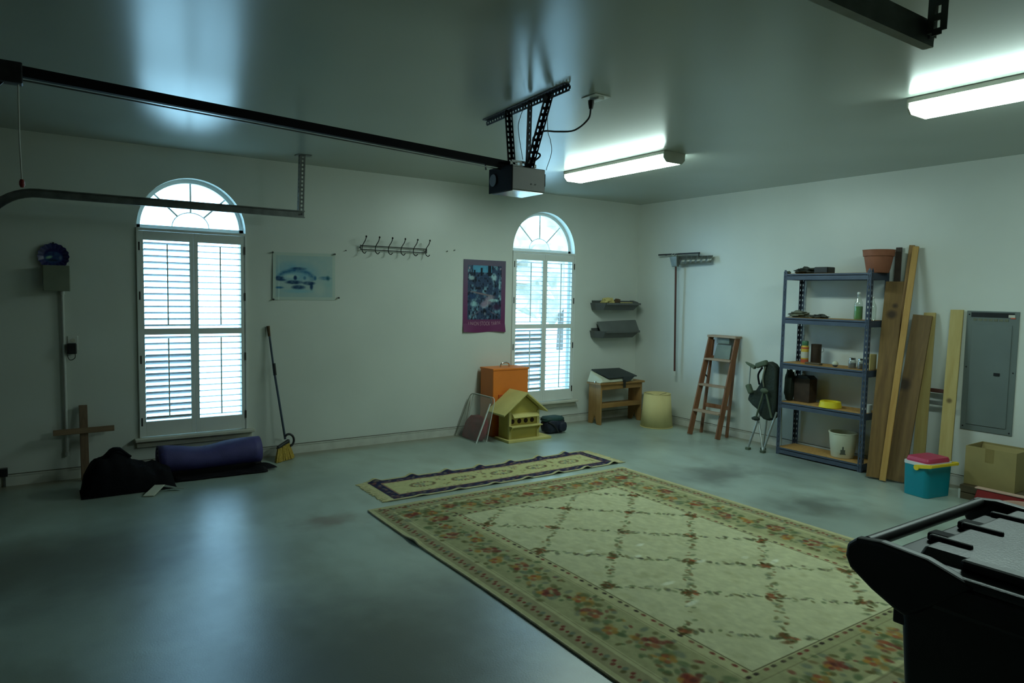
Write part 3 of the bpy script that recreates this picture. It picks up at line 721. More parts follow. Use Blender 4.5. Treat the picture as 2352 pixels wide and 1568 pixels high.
# landscape print in blue
def paint_print(U, V):
    c = np.ones(U.shape+(3,))*np.array([0.74, 0.79, 0.75])
    n = vnoise(U, V, 8, 4); n2 = vnoise(U, V, 22, 5)
    inside = ((U > 0.045) & (U < 0.955) & (V > 0.06) & (V < 0.94)).astype(float)
    c = mixc(c, (0.64, 0.75, 0.76), inside*(0.35+0.5*n))
    B = (0.20, 0.42, 0.58); K = (0.08, 0.22, 0.38)
    c = mixc(c, (0.50, 0.70, 0.78), ell(U, V, 0.36, 0.60, 0.42, 0.26, 0.6)*0.8*(0.5+n))
    c = mixc(c, K, ell(U, V, 0.40, 0.665, 0.15, 0.038, 0.5)*0.9*(0.3+n2))
    ring = ell(U, V, 0.36, 0.46, 0.33, 0.22, 0.2)*(1-ell(U, V, 0.36, 0.44, 0.29, 0.18, 0.3))
    c = mixc(c, B, ring*(V > 0.42)*0.9*(0.2+1.2*n2))
    c = mixc(c, (0.82, 0.88, 0.82), ell(U, V, 0.28, 0.50, 0.16, 0.06, 0.7)*0.7)
    c = mixc(c, K, ell(U, V, 0.10, 0.46, 0.09, 0.05, 0.5)*(0.3+n2)); c = mixc(c, K, ell(U, V, 0.13, 0.42, 0.10, 0.03, 0.5)*0.8)
    c = mixc(c, K, ell(U, V, 0.35, 0.47, 0.035, 0.06, 0.5)); c = mixc(c, K, ell(U, V, 0.33, 0.375, 0.17, 0.05, 0.5)*(0.35+n2))
    c = mixc(c, K, ell(U, V, 0.57, 0.36, 0.12, 0.05, 0.5)*(0.35+n2)); c = mixc(c, K, ell(U, V, 0.61, 0.29, 0.035, 0.10, 0.6)*0.9)
    c = mixc(c, K, ell(U, V, 0.40, 0.27, 0.13, 0.06, 0.5)*(0.4+0.8*n2)); c = mixc(c, B, ell(U, V, 0.10, 0.26, 0.09, 0.03, 0.6))
    c = mixc(c, B, ell(U, V, 0.50, 0.47, 0.03, 0.05, 0.6)*0.7); c = mixc(c, B, ell(U, V, 0.67, 0.47, 0.03, 0.06, 0.6)*0.9)
    c = mixc(c, B, ell(U, V, 0.83, 0.47, 0.13, 0.05, 0.6)*(0.2+n2)*0.9); c = mixc(c, (0.15, 0.36, 0.42), ell(U, V, 0.88, 0.47, 0.04, 0.07, 0.6)*(0.2+n2))
    c = mixc(c, (0.55, 0.75, 0.80), ell(U, V, 0.40, 0.19, 0.32, 0.06, 0.7)*0.8)
    c = mixc(c, (0.60, 0.76, 0.76), ell(U, V, 0.9, 0.33, 0.14, 0.12, 0.8, -0.5)*0.6)
    c = mixc(c, (0.74, 0.80, 0.77), ell(U, V, 0.74, 0.22, 0.12, 0.18, 0.6)*0.8)
    c = mixc(c, (0.76, 0.81, 0.77), (1-inside)*0.8)
    return c
pr = thing('landscape_print', 'blue and white landscape print pinned to the wall left of the coat hooks', 'print', (2.095, D, 1.47))
m_, c_ = colour_grid(0.60, 0.44, 120, 88, lambda u, v: (1.794+0.600*u+0.006*v*(1-u), D-0.004-0.010*math.sin(v*PI)*(0.5-u)*(u < 0.5)-0.006*(1-v)*(u < 0.1), 1.467+0.440*v+0.010*u*v), paint_print)
obj('sheet', m_, 'print', pr, world=True, colors=c_, smooth=60)
for px, pz in ((1.795, 1.903), (2.385, 1.913), (2.425, 1.492), (1.80, 1.470)):
    obj('pushpin', MB().lathe([(0.003, 0), (0.008, -0.004), (0.006, -0.014), (0.009, -0.018)], 10, (px, D-0.006, pz), 'Y'), 'pin', pr, world=True, smooth=40)

def paint_poster(U, V):
    top = np.array([0.40, 0.37, 0.44]); bot = np.array([0.42, 0.16, 0.34])
    c = top*(V[..., None]) + bot*(1-V[..., None])
    ins = ((U > 0.10) & (U < 0.90) & (V > 0.175) & (V < 0.925)).astype(float)
    n = vnoise(U, V, 12, 21, 4); n2 = vnoise(U, V, 26, 22, 3)
    pic = np.ones_like(c)*np.array([0.20, 0.27, 0.38])
    pic = mixc(pic, (0.55, 0.72, 0.76), (n-0.5)*3.2); pic = mixc(pic, (0.05, 0.07, 0.13), (0.47-n2)*4.5)
    pic = mixc(pic, (0.33, 0.62, 0.75), ((V > 0.83) & (U > 0.22) & (U < 0.66)).astype(float)*0.9)
    for cu, w_, h_ in ((0.26, 0.02, 0.86), (0.42, 0.022, 0.89), (0.61, 0.04, 0.925)):
        pic = mixc(pic, (0.06, 0.09, 0.15), ((abs(U-cu) < w_) & (V > 0.78) & (V < h_)).astype(float))
    pic = mixc(pic, (0.70, 0.80, 0.80), ell(U, V, 0.19, 0.75, 0.09, 0.04, 0.5)*0.8)
    pic = mixc(pic, (0.66, 0.78, 0.80), ell(U, V, 0.72, 0.76, 0.09, 0.06, 0.6)*(0.4+n2))
    pic = mixc(pic, (0.14, 0.26, 0.42), ell(U, V, 0.20, 0.50, 0.13, 0.05, 0.5)*0.8)
    pic = mixc(pic, (0.48, 0.42, 0.44), ell(U, V, 0.45, 0.53, 0.40, 0.016, 0.5, -0.12))
    pic = mixc(pic, (0.62, 0.55, 0.60), ell(U, V, 0.60, 0.44, 0.17, 0.08, 0.5, 0.3)*(0.5+0.6*n2)); pic = mixc(pic, (0.62, 0.78, 0.78), ell(U, V, 0.72, 0.44, 0.16, 0.03, 0.5)*(0.4+0.8*n2))
    pic = mixc(pic, (0.60, 0.76, 0.78), ell(U, V, 0.25, 0.39, 0.11, 0.045, 0.5)*(0.4+0.8*n2)); pic = mixc(pic, (0.60, 0.52, 0.60), ell(U, V, 0.48, 0.38, 0.11, 0.06, 0.6)*0.8)
    pic = mixc(pic, (0.22, 0.14, 0.26), ell(U, V, 0.78, 0.35, 0.14, 0.06, 0.6)*0.9)
    pic = mixc(pic, (0.05, 0.06, 0.12), ell(U, V, 0.50, 0.28, 0.05, 0.05, 0.5)); pic = mixc(pic, (0.55, 0.56, 0.60), ell(U, V, 0.51, 0.255, 0.03, 0.03, 0.5)*0.8)
    pic = mixc(pic, (0.44, 0.40, 0.46), ell(U, V, 0.30, 0.26, 0.17, 0.012, 0.6, 0.35)*0.8); pic = mixc(pic, (0.44, 0.40, 0.46), ell(U, V, 0.72, 0.26, 0.17, 0.012, 0.6, -0.3)*0.8)
    c = c*(1-ins[..., None]) + pic*ins[..., None]
    for su in (0.14, 0.87):
        a = np.arctan2((V-0.885)*1.45, U-su); rr = np.hypot(U-su, (V-0.885)*1.45)
        c = mixc(c, (0.70, 0.62, 0.66), (rr < 0.026*(0.62+0.38*np.cos(5*(a-PI/2)))).astype(float))
    return c
po = thing('poster', 'purple-bordered collage poster hanging left of the far arched window', 'poster', (4.115, D, 1.133))
def poster_pos(u, v):
    return (3.838+0.554*u, D-0.004-0.020*(max(0, 0.12-v)/0.12)*(0.5+0.5*math.sin(u*7+1.2)), 1.131+0.799*v+(0.004*math.cos(u*9))*(v < 0.02))
m_, c_ = colour_grid(0.55, 0.8, 132, 190, poster_pos, paint_poster)
obj('sheet', m_, 'poster', po, world=True, colors=c_, smooth=60)
def lettering(text, size, x, z, wmax, parent):
    cu = bpy.data.curves.new('lettering', 'FONT'); cu.body = text; cu.size = size; cu.align_x = 'CENTER'; cu.extrude = 0.0
    to = bpy.data.objects.new('lettering_tmp', cu); COL.objects.link(to)
    dg = bpy.context.evaluated_depsgraph_get(); me = bpy.data.meshes.new_from_object(to.evaluated_get(dg))
    COL.objects.unlink(to); bpy.data.objects.remove(to)
    xs = [v.co.x for v in me.vertices]; w = max(xs)-min(xs)
    s = wmax/w
    me.transform(Matrix.Translation((x, D-0.0062, z)) @ Matrix.Rotation(PI/2, 4, 'X') @ Matrix.Diagonal((s, 1, 1, 1)))
    me.transform(MATX[parent.name].inverted())
    me.materials.append(M['letter'])
    o = bpy.data.objects.new('lettering', me); COL.objects.link(o); o.parent = parent; MATX[o.name] = MATX[parent.name]
lettering('UNION STOCK YARDS', 0.062, 4.118, 1.205, 0.42, po)

# coat hooks
cr_ = thing('coat_rack', 'black iron coat rack with six double hooks on the back wall', 'coat rack', (3.0, D, 1.97))
for z in (2.012, 1.974):
    obj('rail', MB().tube([(2.645, D-0.030, z), (3.372, D-0.030, z)], 0.0045, 8), 'black_metal', cr_, world=True, smooth=50)
for x in (2.645, 3.372):
    obj('wall_mount', MB().tube([(x, D-0.001, 1.993), (x, D-0.030, 1.993)], 0.005, 8).box((x-0.004, D-0.034, 1.968), (x+0.004, D-0.026, 2.018)), 'black_metal', cr_, world=True)
for k in range(6):
    x = 2.660 + k*0.140
    pts = bez([(x+0.012, D-0.105, 2.094), (x+0.006, D-0.095, 2.06), (x, D-0.050, 2.020), (x-0.003, D-0.036, 1.985), (x, D-0.042, 1.952), (x+0.010, D-0.070, 1.935), (x+0.018, D-0.092, 1.950)], 30)
    hk = obj('hook', MB().tube(pts, 0.0045, 8), 'black_metal', cr_, world=True, smooth=60)
    obj('knob', MB().blob((x+0.012, D-0.106, 2.097), (0.009, 0.009, 0.011), 1, 0.0, 8), 'black_metal', hk, world=True, smooth=60)

# plate, utility box, conduit, outlet
def paint_plate(U, V):
    x, y = U*2-1, V*2-1; r = np.hypot(x, y); a = np.arctan2(y, x)
    c = np.ones(U.shape+(3,))*np.array([0.13, 0.13, 0.36])
    c = mixc(c, (0.30, 0.30, 0.52), (np.cos(a*18) > 0.35).astype(float)*(r > 0.60)*(0.7))
    n = vnoise(U, V, 10, 31)
    inn = ell(x, y, 0, -0.1, 0.64, 0.52, 0.15)
    c = mixc(c, (0.22, 0.34, 0.52), inn*(0.3+n)); c = mixc(c, (0.60, 0.78, 0.66), ell(x, y, -0.28, -0.08, 0.30, 0.14, 0.6, 0.35))
    c = mixc(c, (0.08, 0.16, 0.26), ell(x, y, -0.02, -0.30, 0.42, 0.10, 0.6)); c = mixc(c, (0.42, 0.48, 0.62), ell(x, y, 0.45, -0.1, 0.12, 0.25, 0.7))
    return c
pl = thing('decorative_plate', 'small round blue fan-patterned plate above the olive utility box', 'plate', (0.107, D, 1.79))
n_t, n_r = 72, 22
vv, uu = [], []
for j in range(n_r+1):
    for k in range(n_t):
        t = 2*PI*k/n_t; r = j/n_r*0.104*(1+0.035*(j/n_r)**3*math.cos(18*t))
        dish = 0.008 + 0.016*max(0, (j/n_r-0.6)/0.4)
        vv.append((0.107+r*math.cos(t), D-dish, 1.790+r*math.sin(t)*0.97)); uu.append((0.5+0.5*j/n_r*math.cos(t), 0.5+0.5*j/n_r*math.sin(t)))
mb = MB(); mb.v = vv
for j in range(n_r):
    for k in range(n_t):
        a, b = j*n_t+k, j*n_t+(k+1) % n_t; mb.f.append((a, a+n_t, b+n_t, b))
uu = np.array(uu); cc = paint_plate(uu[:, 0], uu[:, 1]); cc = np.where(cc <= 0.04045, cc/12.92, ((cc+0.055)/1.055)**2.4)
obj('dish', mb, 'plate', pl, world=True, colors=cc, smooth=60)
obj('wall_hook', MB().box((0.100, D-0.010, 1.885), (0.114, D-0.0005, 1.900)), 'black_metal', pl, world=True)

ub = thing('utility_box', 'olive utility box on the wall with white conduit running down', 'utility box', (0.122, D, 1.52))
obj('mounting_rail', MB().box((0.060, D-0.032, 1.535), (0.080, D-0.0005, 1.660)), 'utility', ub, world=True)
obj('mounting_rail', MB().box((0.172, D-0.032, 1.535), (0.192, D-0.0005, 1.660)), 'utility', ub, world=True)
obj('case', MB().box((0.038, D-0.075, 1.525), (0.206, D-0.030, 1.712)), 'utility', ub, world=True, bev=0.006)
obj('cover', MB().box((0.032, D-0.086, 1.518), (0.212, D-0.070, 1.719)), 'utility', ub, world=True, bev=0.006)
obj('conduit', MB().tube([(0.158, D-0.020, 1.528), (0.163, D-0.020, 0.21)], 0.0125, 12), 'conduit', ub, world=True, smooth=50)
obj('connector', MB().lathe([(0.018, 0), (0.018, 0.03)], 12, (0.158, D-0.020, 1.492)), 'conduit', ub, world=True, smooth=40)
obj('connector', MB().lathe([(0.018, 0), (0.018, 0.035)], 12, (0.163, D-0.020, 0.195)), 'conduit', ub, world=True, smooth=40)
wo = thing('wall_outlet', 'cream wall outlet beside the white conduit', 'outlet', (0.222, D, 1.06))
obj('plate', MB().box((0.187, D-0.007, 1.045), (0.257, D-0.0005, 1.160)), 'white_plastic', wo, world=True, bev=0.003)
for z in (1.082, 1.124): obj('socket', MB().lathe([(0.017, 0.0), (0.017, -0.003)], 16, (0.222, D-0.0065, z), 'Y'), 'sill', wo, world=True, smooth=40)
ad = thing('plug_adapter', 'black plug-in adapter with a looped cord in the wall outlet', 'adapter', (0.205, D-0.01, 1.0))
obj('body', MB().box((0.182, D-0.062, 1.018), (0.246, D-0.010, 1.105)), 'black_plastic', ad, world=True, bev=0.008)
obj('cord', MB().tube(bez([(0.235, D-0.04, 1.02), (0.232, D-0.03, 0.985), (0.205, D-0.025, 0.968), (0.188, D-0.03, 0.985), (0.178, D-0.035, 1.03)]), 0.003, 6), 'black_plastic', ad, world=True, smooth=60)
se = thing('wall_fitting', 'small black fitting low on the back wall at the left edge', 'fitting', (-0.24, D-0.03, 0.05))
obj('body', MB().box((-0.275, D-0.07, 0.088), (-0.225, D-0.015, 0.150)), 'black_plastic', se, world=True, bev=0.005)
obj('bracket', MB().box((-0.255, D-0.03, 0.0), (-0.240, D-0.018, 0.10)), 'galv', se, world=True)

# stray nails in the back wall
for k, (nx, nz) in enumerate(((3.63, 2.005), (3.72, 2.02), (2.50, 1.955))):
    tag(obj('nail', MB().lathe([(0.002, 0), (0.002, -0.012), (0.006, -0.012), (0.006, -0.015)], 8, (nx, D-0.0005, nz), 'Y'), 'black_metal'),
        ('small nail in the wall, left one of the pair right of the coat rack', 'small nail in the wall, right one of the pair nearest the purple poster', 'small nail in the wall between the blue print and the coat rack')[k], 'nail', 'nails in the back wall')

# ------------------------------------------------------------------ along the back wall, left
cs = thing('wooden_cross', 'weathered wooden cross leaning behind the white conduit', 'cross', (0.28, 6.47, 0))
obj('upright', MB().bar((0.281, 6.455, 0.004), (0.279, 6.535, 0.602), 0.058, 0.030, (1, 0, 0)), 'cross', cs, world=True, bev=0.003)
obj('crossbar', MB().bar((0.072, 6.485, 0.400), (0.492, 6.483, 0.404), 0.046, 0.026, (0, 0.13, 1)), 'cross_x', cs, world=True, bev=0.003)

bgk = thing('duffel_bag', 'slumped black duffel bag on the floor beside the purple roll', 'bag', (0.55, 5.97, 0))
mb = MB(); n1, n2 = 26, 22
def bag_top(x, y):   # height of the slumped bag over its plan
    e = 1-((x-0.545)/0.320)**4-((y-6.005)/0.145)**4
    if e <= 0: return 0.0
    h = 0.215*e**0.4
    h += 0.115*math.exp(-((x-0.475)/0.075)**2-((y-6.04)/0.10)**2) + 0.055*math.exp(-((x-0.345)/0.08)**2)
    h -= 0.075*math.exp(-((x-0.72)/0.13)**2-((y-5.90)/0.16)**2)
    h += 0.008*math.sin(x*60+y*20)+0.006*math.sin(y*70-x*30)
    return max(0.0, h)*min(1, e*4)
g = [[(0.545+0.320*(2*i/n1-1), 6.005+0.145*(2*j/n2-1), 0) for i in range(n1+1)] for j in range(n2+1)]
g = [[(x, y, 0.004+bag_top(x, y)) for x, y, _ in row] for row in g]
mb.sheet(g)
obj('body', mb, 'bag_black', bgk, world=True, smooth=70)
obj('strap', MB().tube(bez([(0.30, 5.93, 0.17), (0.25, 5.95, 0.09), (0.235, 5.96, 0.02), (0.28, 5.92, 0.012)]), 0.010, 8), 'bag_black', bgk, world=True, smooth=60)
obj('handle', MB().tube(bez([(0.40, 5.97, 0.25), (0.47, 5.96, 0.330), (0.56, 5.98, 0.26)]), 0.010, 8), 'bag_black', bgk, world=True, smooth=60)

pm = thing('foam_roll', 'rolled purple foam pad lying under the arched window', 'foam roll', (1.165, 6.245, 0))
mb = MB(); nt_, nx_ = 90, 14
rows = []
for i in range(nx_+1):
    x = 0.772 + (1.572-0.772)*i/nx_
    sag = 1-0.16*math.exp(-((x-1.10)/0.17)**2)
    rows.append([(x, 6.195+ (0.145-0.095*k/nt_)*math.cos(-0.9+5.2*PI*k/nt_), 0.026+0.132*sag + (0.132-0.088*k/nt_)*sag*math.sin(-0.9+5.2*PI*k/nt_)) for k in range(nt_+1)])
mb.sheet(rows)
o = obj('pad', mb, 'purple', pm, world=True, smooth=60)
so = o.modifiers.new('thickness', 'SOLIDIFY'); so.thickness = 0.016; so.offset = -1

bm_ = thing('rubber_mat', 'flat black mat under the purple foam roll', 'mat', (1.18, 6.2, 0))
g = [[(0.88+0.72*i/24+ (0.10*(j/10-0.3) if i > 20 else 0)*0.3, 6.02+0.42*j/10-0.03*(i/24), 0.014+0.010*max(0, math.sin(i*0.8+j))*(0.3+0.7*(j < 3))+0.022*math.exp(-((i-22)/2.0)**2)*(j > 1)) for i in range(25)] for j in range(11)]
o = obj('sheet', MB().sheet(g), 'mat_black', bm_, world=True, smooth=60)
so = o.modifiers.new('thickness', 'SOLIDIFY'); so.thickness = 0.012; so.offset = -1
obj('flap', MB().sheet([[(1.50+0.19*i/8, 6.02+0.16*j/6*(1-0.6*i/8)+0.03*i/8, 0.018+0.035*math.sin(PI*i/8)*(j/6)) for i in range(9)] for j in range(7)]), 'mat_black', bm_, world=True, smooth=60)

pb = thing('booklet', 'cream booklet lying open face down against the black bag', 'booklet', (0.70, 5.80, 0))
obj('cover', MB().hexa([(0.610, 5.725, 0.004), (0.680, 5.700, 0.004), (0.770, 5.820, 0.044), (0.705, 5.850, 0.044), (0.610, 5.725, 0.010), (0.680, 5.700, 0.010), (0.770, 5.820, 0.050), (0.705, 5.850, 0.050)]), 'paper', pb, world=True)
obj('cover', MB().hexa([(0.706, 5.851, 0.044), (0.770, 5.821, 0.044), (0.895, 5.765, 0.010), (0.842, 5.820, 0.010), (0.706, 5.851, 0.050), (0.770, 5.821, 0.050), (0.895, 5.765, 0.016), (0.842, 5.820, 0.016)]), 'cooler_white', pb, world=True)

br = thing('broom', 'angled yellow-bristled broom with dark handle leaning on the back wall', 'broom', (1.82, 6.38, 0))
obj('handle', MB().tube([(1.868, 6.435, 0.175), (1.792, 6.51, 0.80)], 0.0105, 10), 'broom_blue', br, world=True, smooth=50)
obj('upper_handle', MB().tube([(1.790, 6.512, 0.81), (1.756, 6.545, 1.16)], 0.0095, 10), 'broom_blue', br, world=True, smooth=50)
obj('collar', MB().tube([(1.797, 6.505, 0.77), (1.788, 6.514, 0.88)], 0.0155, 10), 'black_plastic', br, world=True, smooth=50)
obj('grip', MB().tube([(1.757, 6.544, 1.13), (1.749, 6.552, 1.225)], [0.0125, 0.015], 10), 'brown_lump', br, world=True, smooth=50)
obj('hook', MB().tube([(1.90+0.045*math.cos(t), 6.425+0.01*math.sin(t), 0.165+0.055*math.sin(t)) for t in np.linspace(-1.4, 2.5, 14)], 0.011, 8), 'black_plastic', br, world=True, smooth=60)
obj('cap', MB().hexa([(1.785, 6.365, 0.098), (1.905, 6.415, 0.142), (1.895, 6.455, 0.142), (1.775, 6.405, 0.098), (1.790, 6.370, 0.125), (1.905, 6.415, 0.172), (1.895, 6.455, 0.172), (1.780, 6.405, 0.125)]), 'black_plastic', br, world=True, bev=0.004)
mb = MB()
for k in range(120):
    s, t = random.random(), random.random()
    a = Vector((1.782+0.118*s, 6.380+0.05*s+0.03*(t-0.5), 0.100+0.045*s)); b = Vector((1.735+0.205*s+random.uniform(-.006, .006), 6.285+0.115*s+0.06*(t-0.5), 0.003))
    mb.bar(a, b, 0.011, 0.006, (1, 0.4, 0))
o = obj('bristles', mb, 'bristle', br, world=True); o['kind'] = 'stuff'

# ------------------------------------------------------------------ along the back wall, middle
ob = thing('orange_box', 'tall orange metal box with chrome handle on top standing under the far window', 'metal box', (4.285, 6.40, 0))
obj('body', MB().box((4.052, 6.268, 0.0), (4.520, 6.530, 0.742)), 'orange', ob, world=True, bev=0.006)
obj('lid_lip', MB().box((4.046, 6.262, 0.726), (4.526, 6.536, 0.747)), 'orange', ob, world=True, bev=0.004)
obj('lower_band', MB().box((4.120, 6.258, 0.10), (4.500, 6.269, 0.462)), 'orange_dark', ob, world=True, bev=0.003)
obj('latch', MB().box((4.155, 6.248, 0.360), (4.170, 6.259, 0.440)).box((4.135, 6.250, 0.372), (4.190, 6.258, 0.384)), 'black_metal', ob, world=True)
obj('handle', MB().tube(bez([(4.225, 6.40, 0.747), (4.235, 6.39, 0.785), (4.285, 6.385, 0.798), (4.335, 6.39, 0.785), (4.345, 6.40, 0.747)]), 0.009, 8), 'chrome', ob, world=True, smooth=60)

bh = thing('birdhouse', 'yellow four-hole birdhouse with a gable roof on the floor', 'birdhouse', (4.30, 6.04, 0))
obj('base', MB().box((4.022, 5.905, 0.0), (4.585, 6.180, 0.028)), 'yellow_roof', bh, world=True, bev=0.003)
HX0, HX1, HY0, HY1 = 4.065, 4.455, 5.975, 6.165
gp = [(HX0, 0.028), (HX1, 0.028), (HX1, 0.335), ((HX0+HX1)/2-0.02, 0.500), (HX0, 0.315)]
obj('house', MB().prism(gp, 'Y', HY0, HY1), 'yellow_house', bh, world=True, bev=0.002)
for x in (HX0-0.002, HX1-0.028): obj('corner_post', MB().box((x, HY0-0.012, 0.028), (x+0.030, HY0+0.01, 0.315)), 'yellow_roof', bh, world=True)
rx = (HX0+HX1)/2-0.02
obj('roof_panel', MB().hexa([(3.945, 5.885, 0.290), (rx, 5.885, 0.510), (rx, 6.225, 0.510), (3.945, 6.225, 0.290), (3.945, 5.885, 0.308), (rx, 5.885, 0.530), (rx, 6.225, 0.530), (3.945, 6.225, 0.308)]), 'yellow_roof', bh, world=True, bev=0.002)
obj('roof_panel', MB().hexa([(rx, 5.885, 0.510), (4.512, 5.885, 0.302), (4.512, 6.225, 0.302), (rx, 6.225, 0.510), (rx, 5.885, 0.530), (4.512, 5.885, 0.320), (4.512, 6.225, 0.320), (rx, 6.225, 0.530)]), 'yellow_roof', bh, world=True, bev=0.002)
obj('awning', MB().prism([(HY0-0.055, 0.255), (HY0-0.060, 0.262), (HY0-0.03, 0.292), (HY0, 0.300), (HY0, 0.255)], 'X', HX0+0.03, HX1-0.03), 'yellow_roof', bh, world=True)
obj('ledge', MB().box((HX0-0.005, HY0-0.075, 0.160), (HX1+0.005, HY0, 0.172)), 'yellow_roof', bh, world=True, bev=0.002)
for x in (HX0+0.01, HX1-0.02): obj('ledge_bracket', MB().prism([(HY0, 0.160), (HY0-0.06, 0.160), (HY0, 0.090)], 'X', x, x+0.012), 'yellow_house', bh, world=True)
for x in (4.112, 4.200, 4.285, 4.368):
    obj('entry_hole', MB().lathe([(0.026, 0.0), (0.026, -0.0015)], 20, (x, HY0-0.001, 0.214), 'Y'), 'hole', bh, world=True)

cb_ = thing('clear_bag', 'clear plastic zip bag with white edge leaning against the orange box', 'storage bag', (3.84, 6.29, 0))
def slab(x0, dx, th, y0, y1, h, rc=0.05, n=6):
    """rounded upright panel leaning along x: outline in (y, s) where s runs up the panel"""
    out = [(y0, 0), (y1, 0)]
    for k in range(n+1): a = PI/2*k/n; out.append((y1-rc+rc*math.cos(a), h-rc+rc*math.sin(a)))
    for k in range(n+1): a = PI/2+PI/2*k/n; out.append((y0+rc+rc*math.cos(a), h-rc+rc*math.sin(a)))
    return [(x0+dx*s, y, s) for y, s in out], [(x0+th+dx*0.52*s, y, s) for y, s in out]
fa, ba = slab(3.735, 0.42, 0.128, 6.085, 6.530, 0.460)
n = len(fa); mb = MB(); mb.add(fa+ba, [tuple(range(n)), tuple(reversed(range(n, 2*n)))] + [(i, n+i, n+(i+1) % n, (i+1) % n) for i in range(n)])
obj('bag', mb, 'vinyl', cb_, world=True)
obj('zip_edge', MB().tube([fa[0], (fa[0][0]+0.42*0.20, 6.083, 0.20), (fa[0][0]+0.42*0.40, 6.086, 0.405)], [0.008, 0.009, 0.007], 8), 'zip', cb_, world=True, smooth=50)
obj('seam', MB().tube(fa[1:]+[fa[0]], 0.004, 6), 'grey_stuff', cb_, world=True, smooth=50)
obj('seam', MB().tube(ba[1:]+[ba[0]], 0.004, 6), 'zip', cb_, world=True, smooth=50)
rb = thing('folded_blanket', 'dark red cloth bundle inside the clear zip bag', 'blanket', (3.86, 6.27, 0.006))
mb = MB().blob((3.815, 6.30, 0.10), (0.056, 0.195, 0.150), 4, 0.06, 16, 0.006, 2.8)
mb.v = [(x+0.34*z, y, z) for x, y, z in mb.v]
obj('bundle', mb, 'red_cloth', rb, world=True, smooth=70)

gb = thing('lunch_bag', 'small navy and green zip bag on the floor right of the birdhouse', 'bag', (4.80, 6.17, 0))
obj('body', MB().blob((4.80, 6.16, 0.085), (0.142, 0.095, 0.087), 6, 0.05, 14, 0.002, 3.2), 'bag_navy', gb, world=True, smooth=60)
obj('top_flap', MB().blob((4.79, 6.165, 0.158), (0.140, 0.092, 0.032), 9, 0.05, 12, None, 3.0), 'bag_green', gb, world=True, smooth=60)
obj('pocket', MB().blob((4.865, 6.070, 0.075), (0.055, 0.030, 0.055), 9, 0.05, 10, 0.002, 3.0), 'bag_navy', gb, world=True, smooth=60)
obj('strap', MB().tube(bez([(4.68, 6.09, 0.14), (4.74, 6.055, 0.10), (4.80, 6.055, 0.02)]), 0.007, 8), 'black_plastic', gb, world=True, smooth=60)
obj('buckle', MB().box((4.905, 6.075, 0.05), (4.925, 6.09, 0.075)), 'chrome', gb, world=True)

# ------------------------------------------------------------------ corner: bench, machine, trays, shade
be = thing('wooden_bench', 'small golden oak bench with notched end boards in the corner', 'bench', (5.90, 6.32, 0))
def end_board(x):
    poly = [(6.215, 0), (6.215, 0.485), (6.435, 0.485), (6.435, 0), (6.375, 0), (6.325, 0.115), (6.275, 0)]
    return MB().prism(poly, 'X', x, x+0.024)
for x in (5.560, 6.225): obj('end_board', end_board(x), 'bench', be, world=True, bev=0.003)
obj('top', MB().box((5.535, 6.195, 0.485), (6.275, 6.450, 0.508)), 'bench_x', be, world=True, bev=0.004)
obj('apron', MB().box((5.584, 6.215, 0.425), (6.225, 6.233, 0.485)), 'bench_x', be, world=True, bev=0.002)
obj('shelf', MB().box((5.584, 6.222, 0.215), (6.225, 6.428, 0.238)), 'bench_x', be, world=True, bev=0.002)
obj('shelf_edge', MB().box((5.584, 6.208, 0.205), (6.225, 6.222, 0.262)), 'bench_x', be, world=True, bev=0.002)

ma = thing('desk_machine', 'beige desk machine with a sloping dark lid on the oak bench', 'machine', (5.85, 6.32, 0.508))
obj('body', MB().hexa([(5.555, 6.215, 0.510), (6.100, 6.215, 0.510), (6.130, 6.430, 0.510), (5.520, 6.430, 0.510), (5.600, 6.222, 0.540), (6.095, 6.222, 0.555), (6.05, 6.430, 0.635), (5.575, 6.430, 0.640)]), 'beige', ma, world=True, bev=0.010)
obj('lid', MB().hexa([(5.690, 6.205, 0.556), (6.145, 6.205, 0.562), (6.055, 6.435, 0.640), (5.590, 6.435, 0.644), (5.690, 6.205, 0.572), (6.145, 6.205, 0.578), (6.055, 6.435, 0.656), (5.590, 6.435, 0.660)]), 'dark_lid', ma, world=True, bev=0.004)
obj('front_flap', MB().hexa([(5.905, 6.190, 0.505), (6.02, 6.190, 0.520), (6.02, 6.204, 0.520), (5.905, 6.204, 0.505), (5.905, 6.192, 0.572), (6.10, 6.192, 0.575), (6.10, 6.206, 0.575), (5.905, 6.206, 0.572)]), 'dark_lid', ma, world=True)
obj('tab', MB().box((5.900, 6.180, 0.440), (5.935, 6.190, 0.535)), 'black_plastic', ma, world=True)
obj('foot', MB().lathe([(0.012, 0), (0.012, 0.02)], 12, (5.545, 6.30, 0.5085)), 'chrome', ma, world=True, smooth=40)

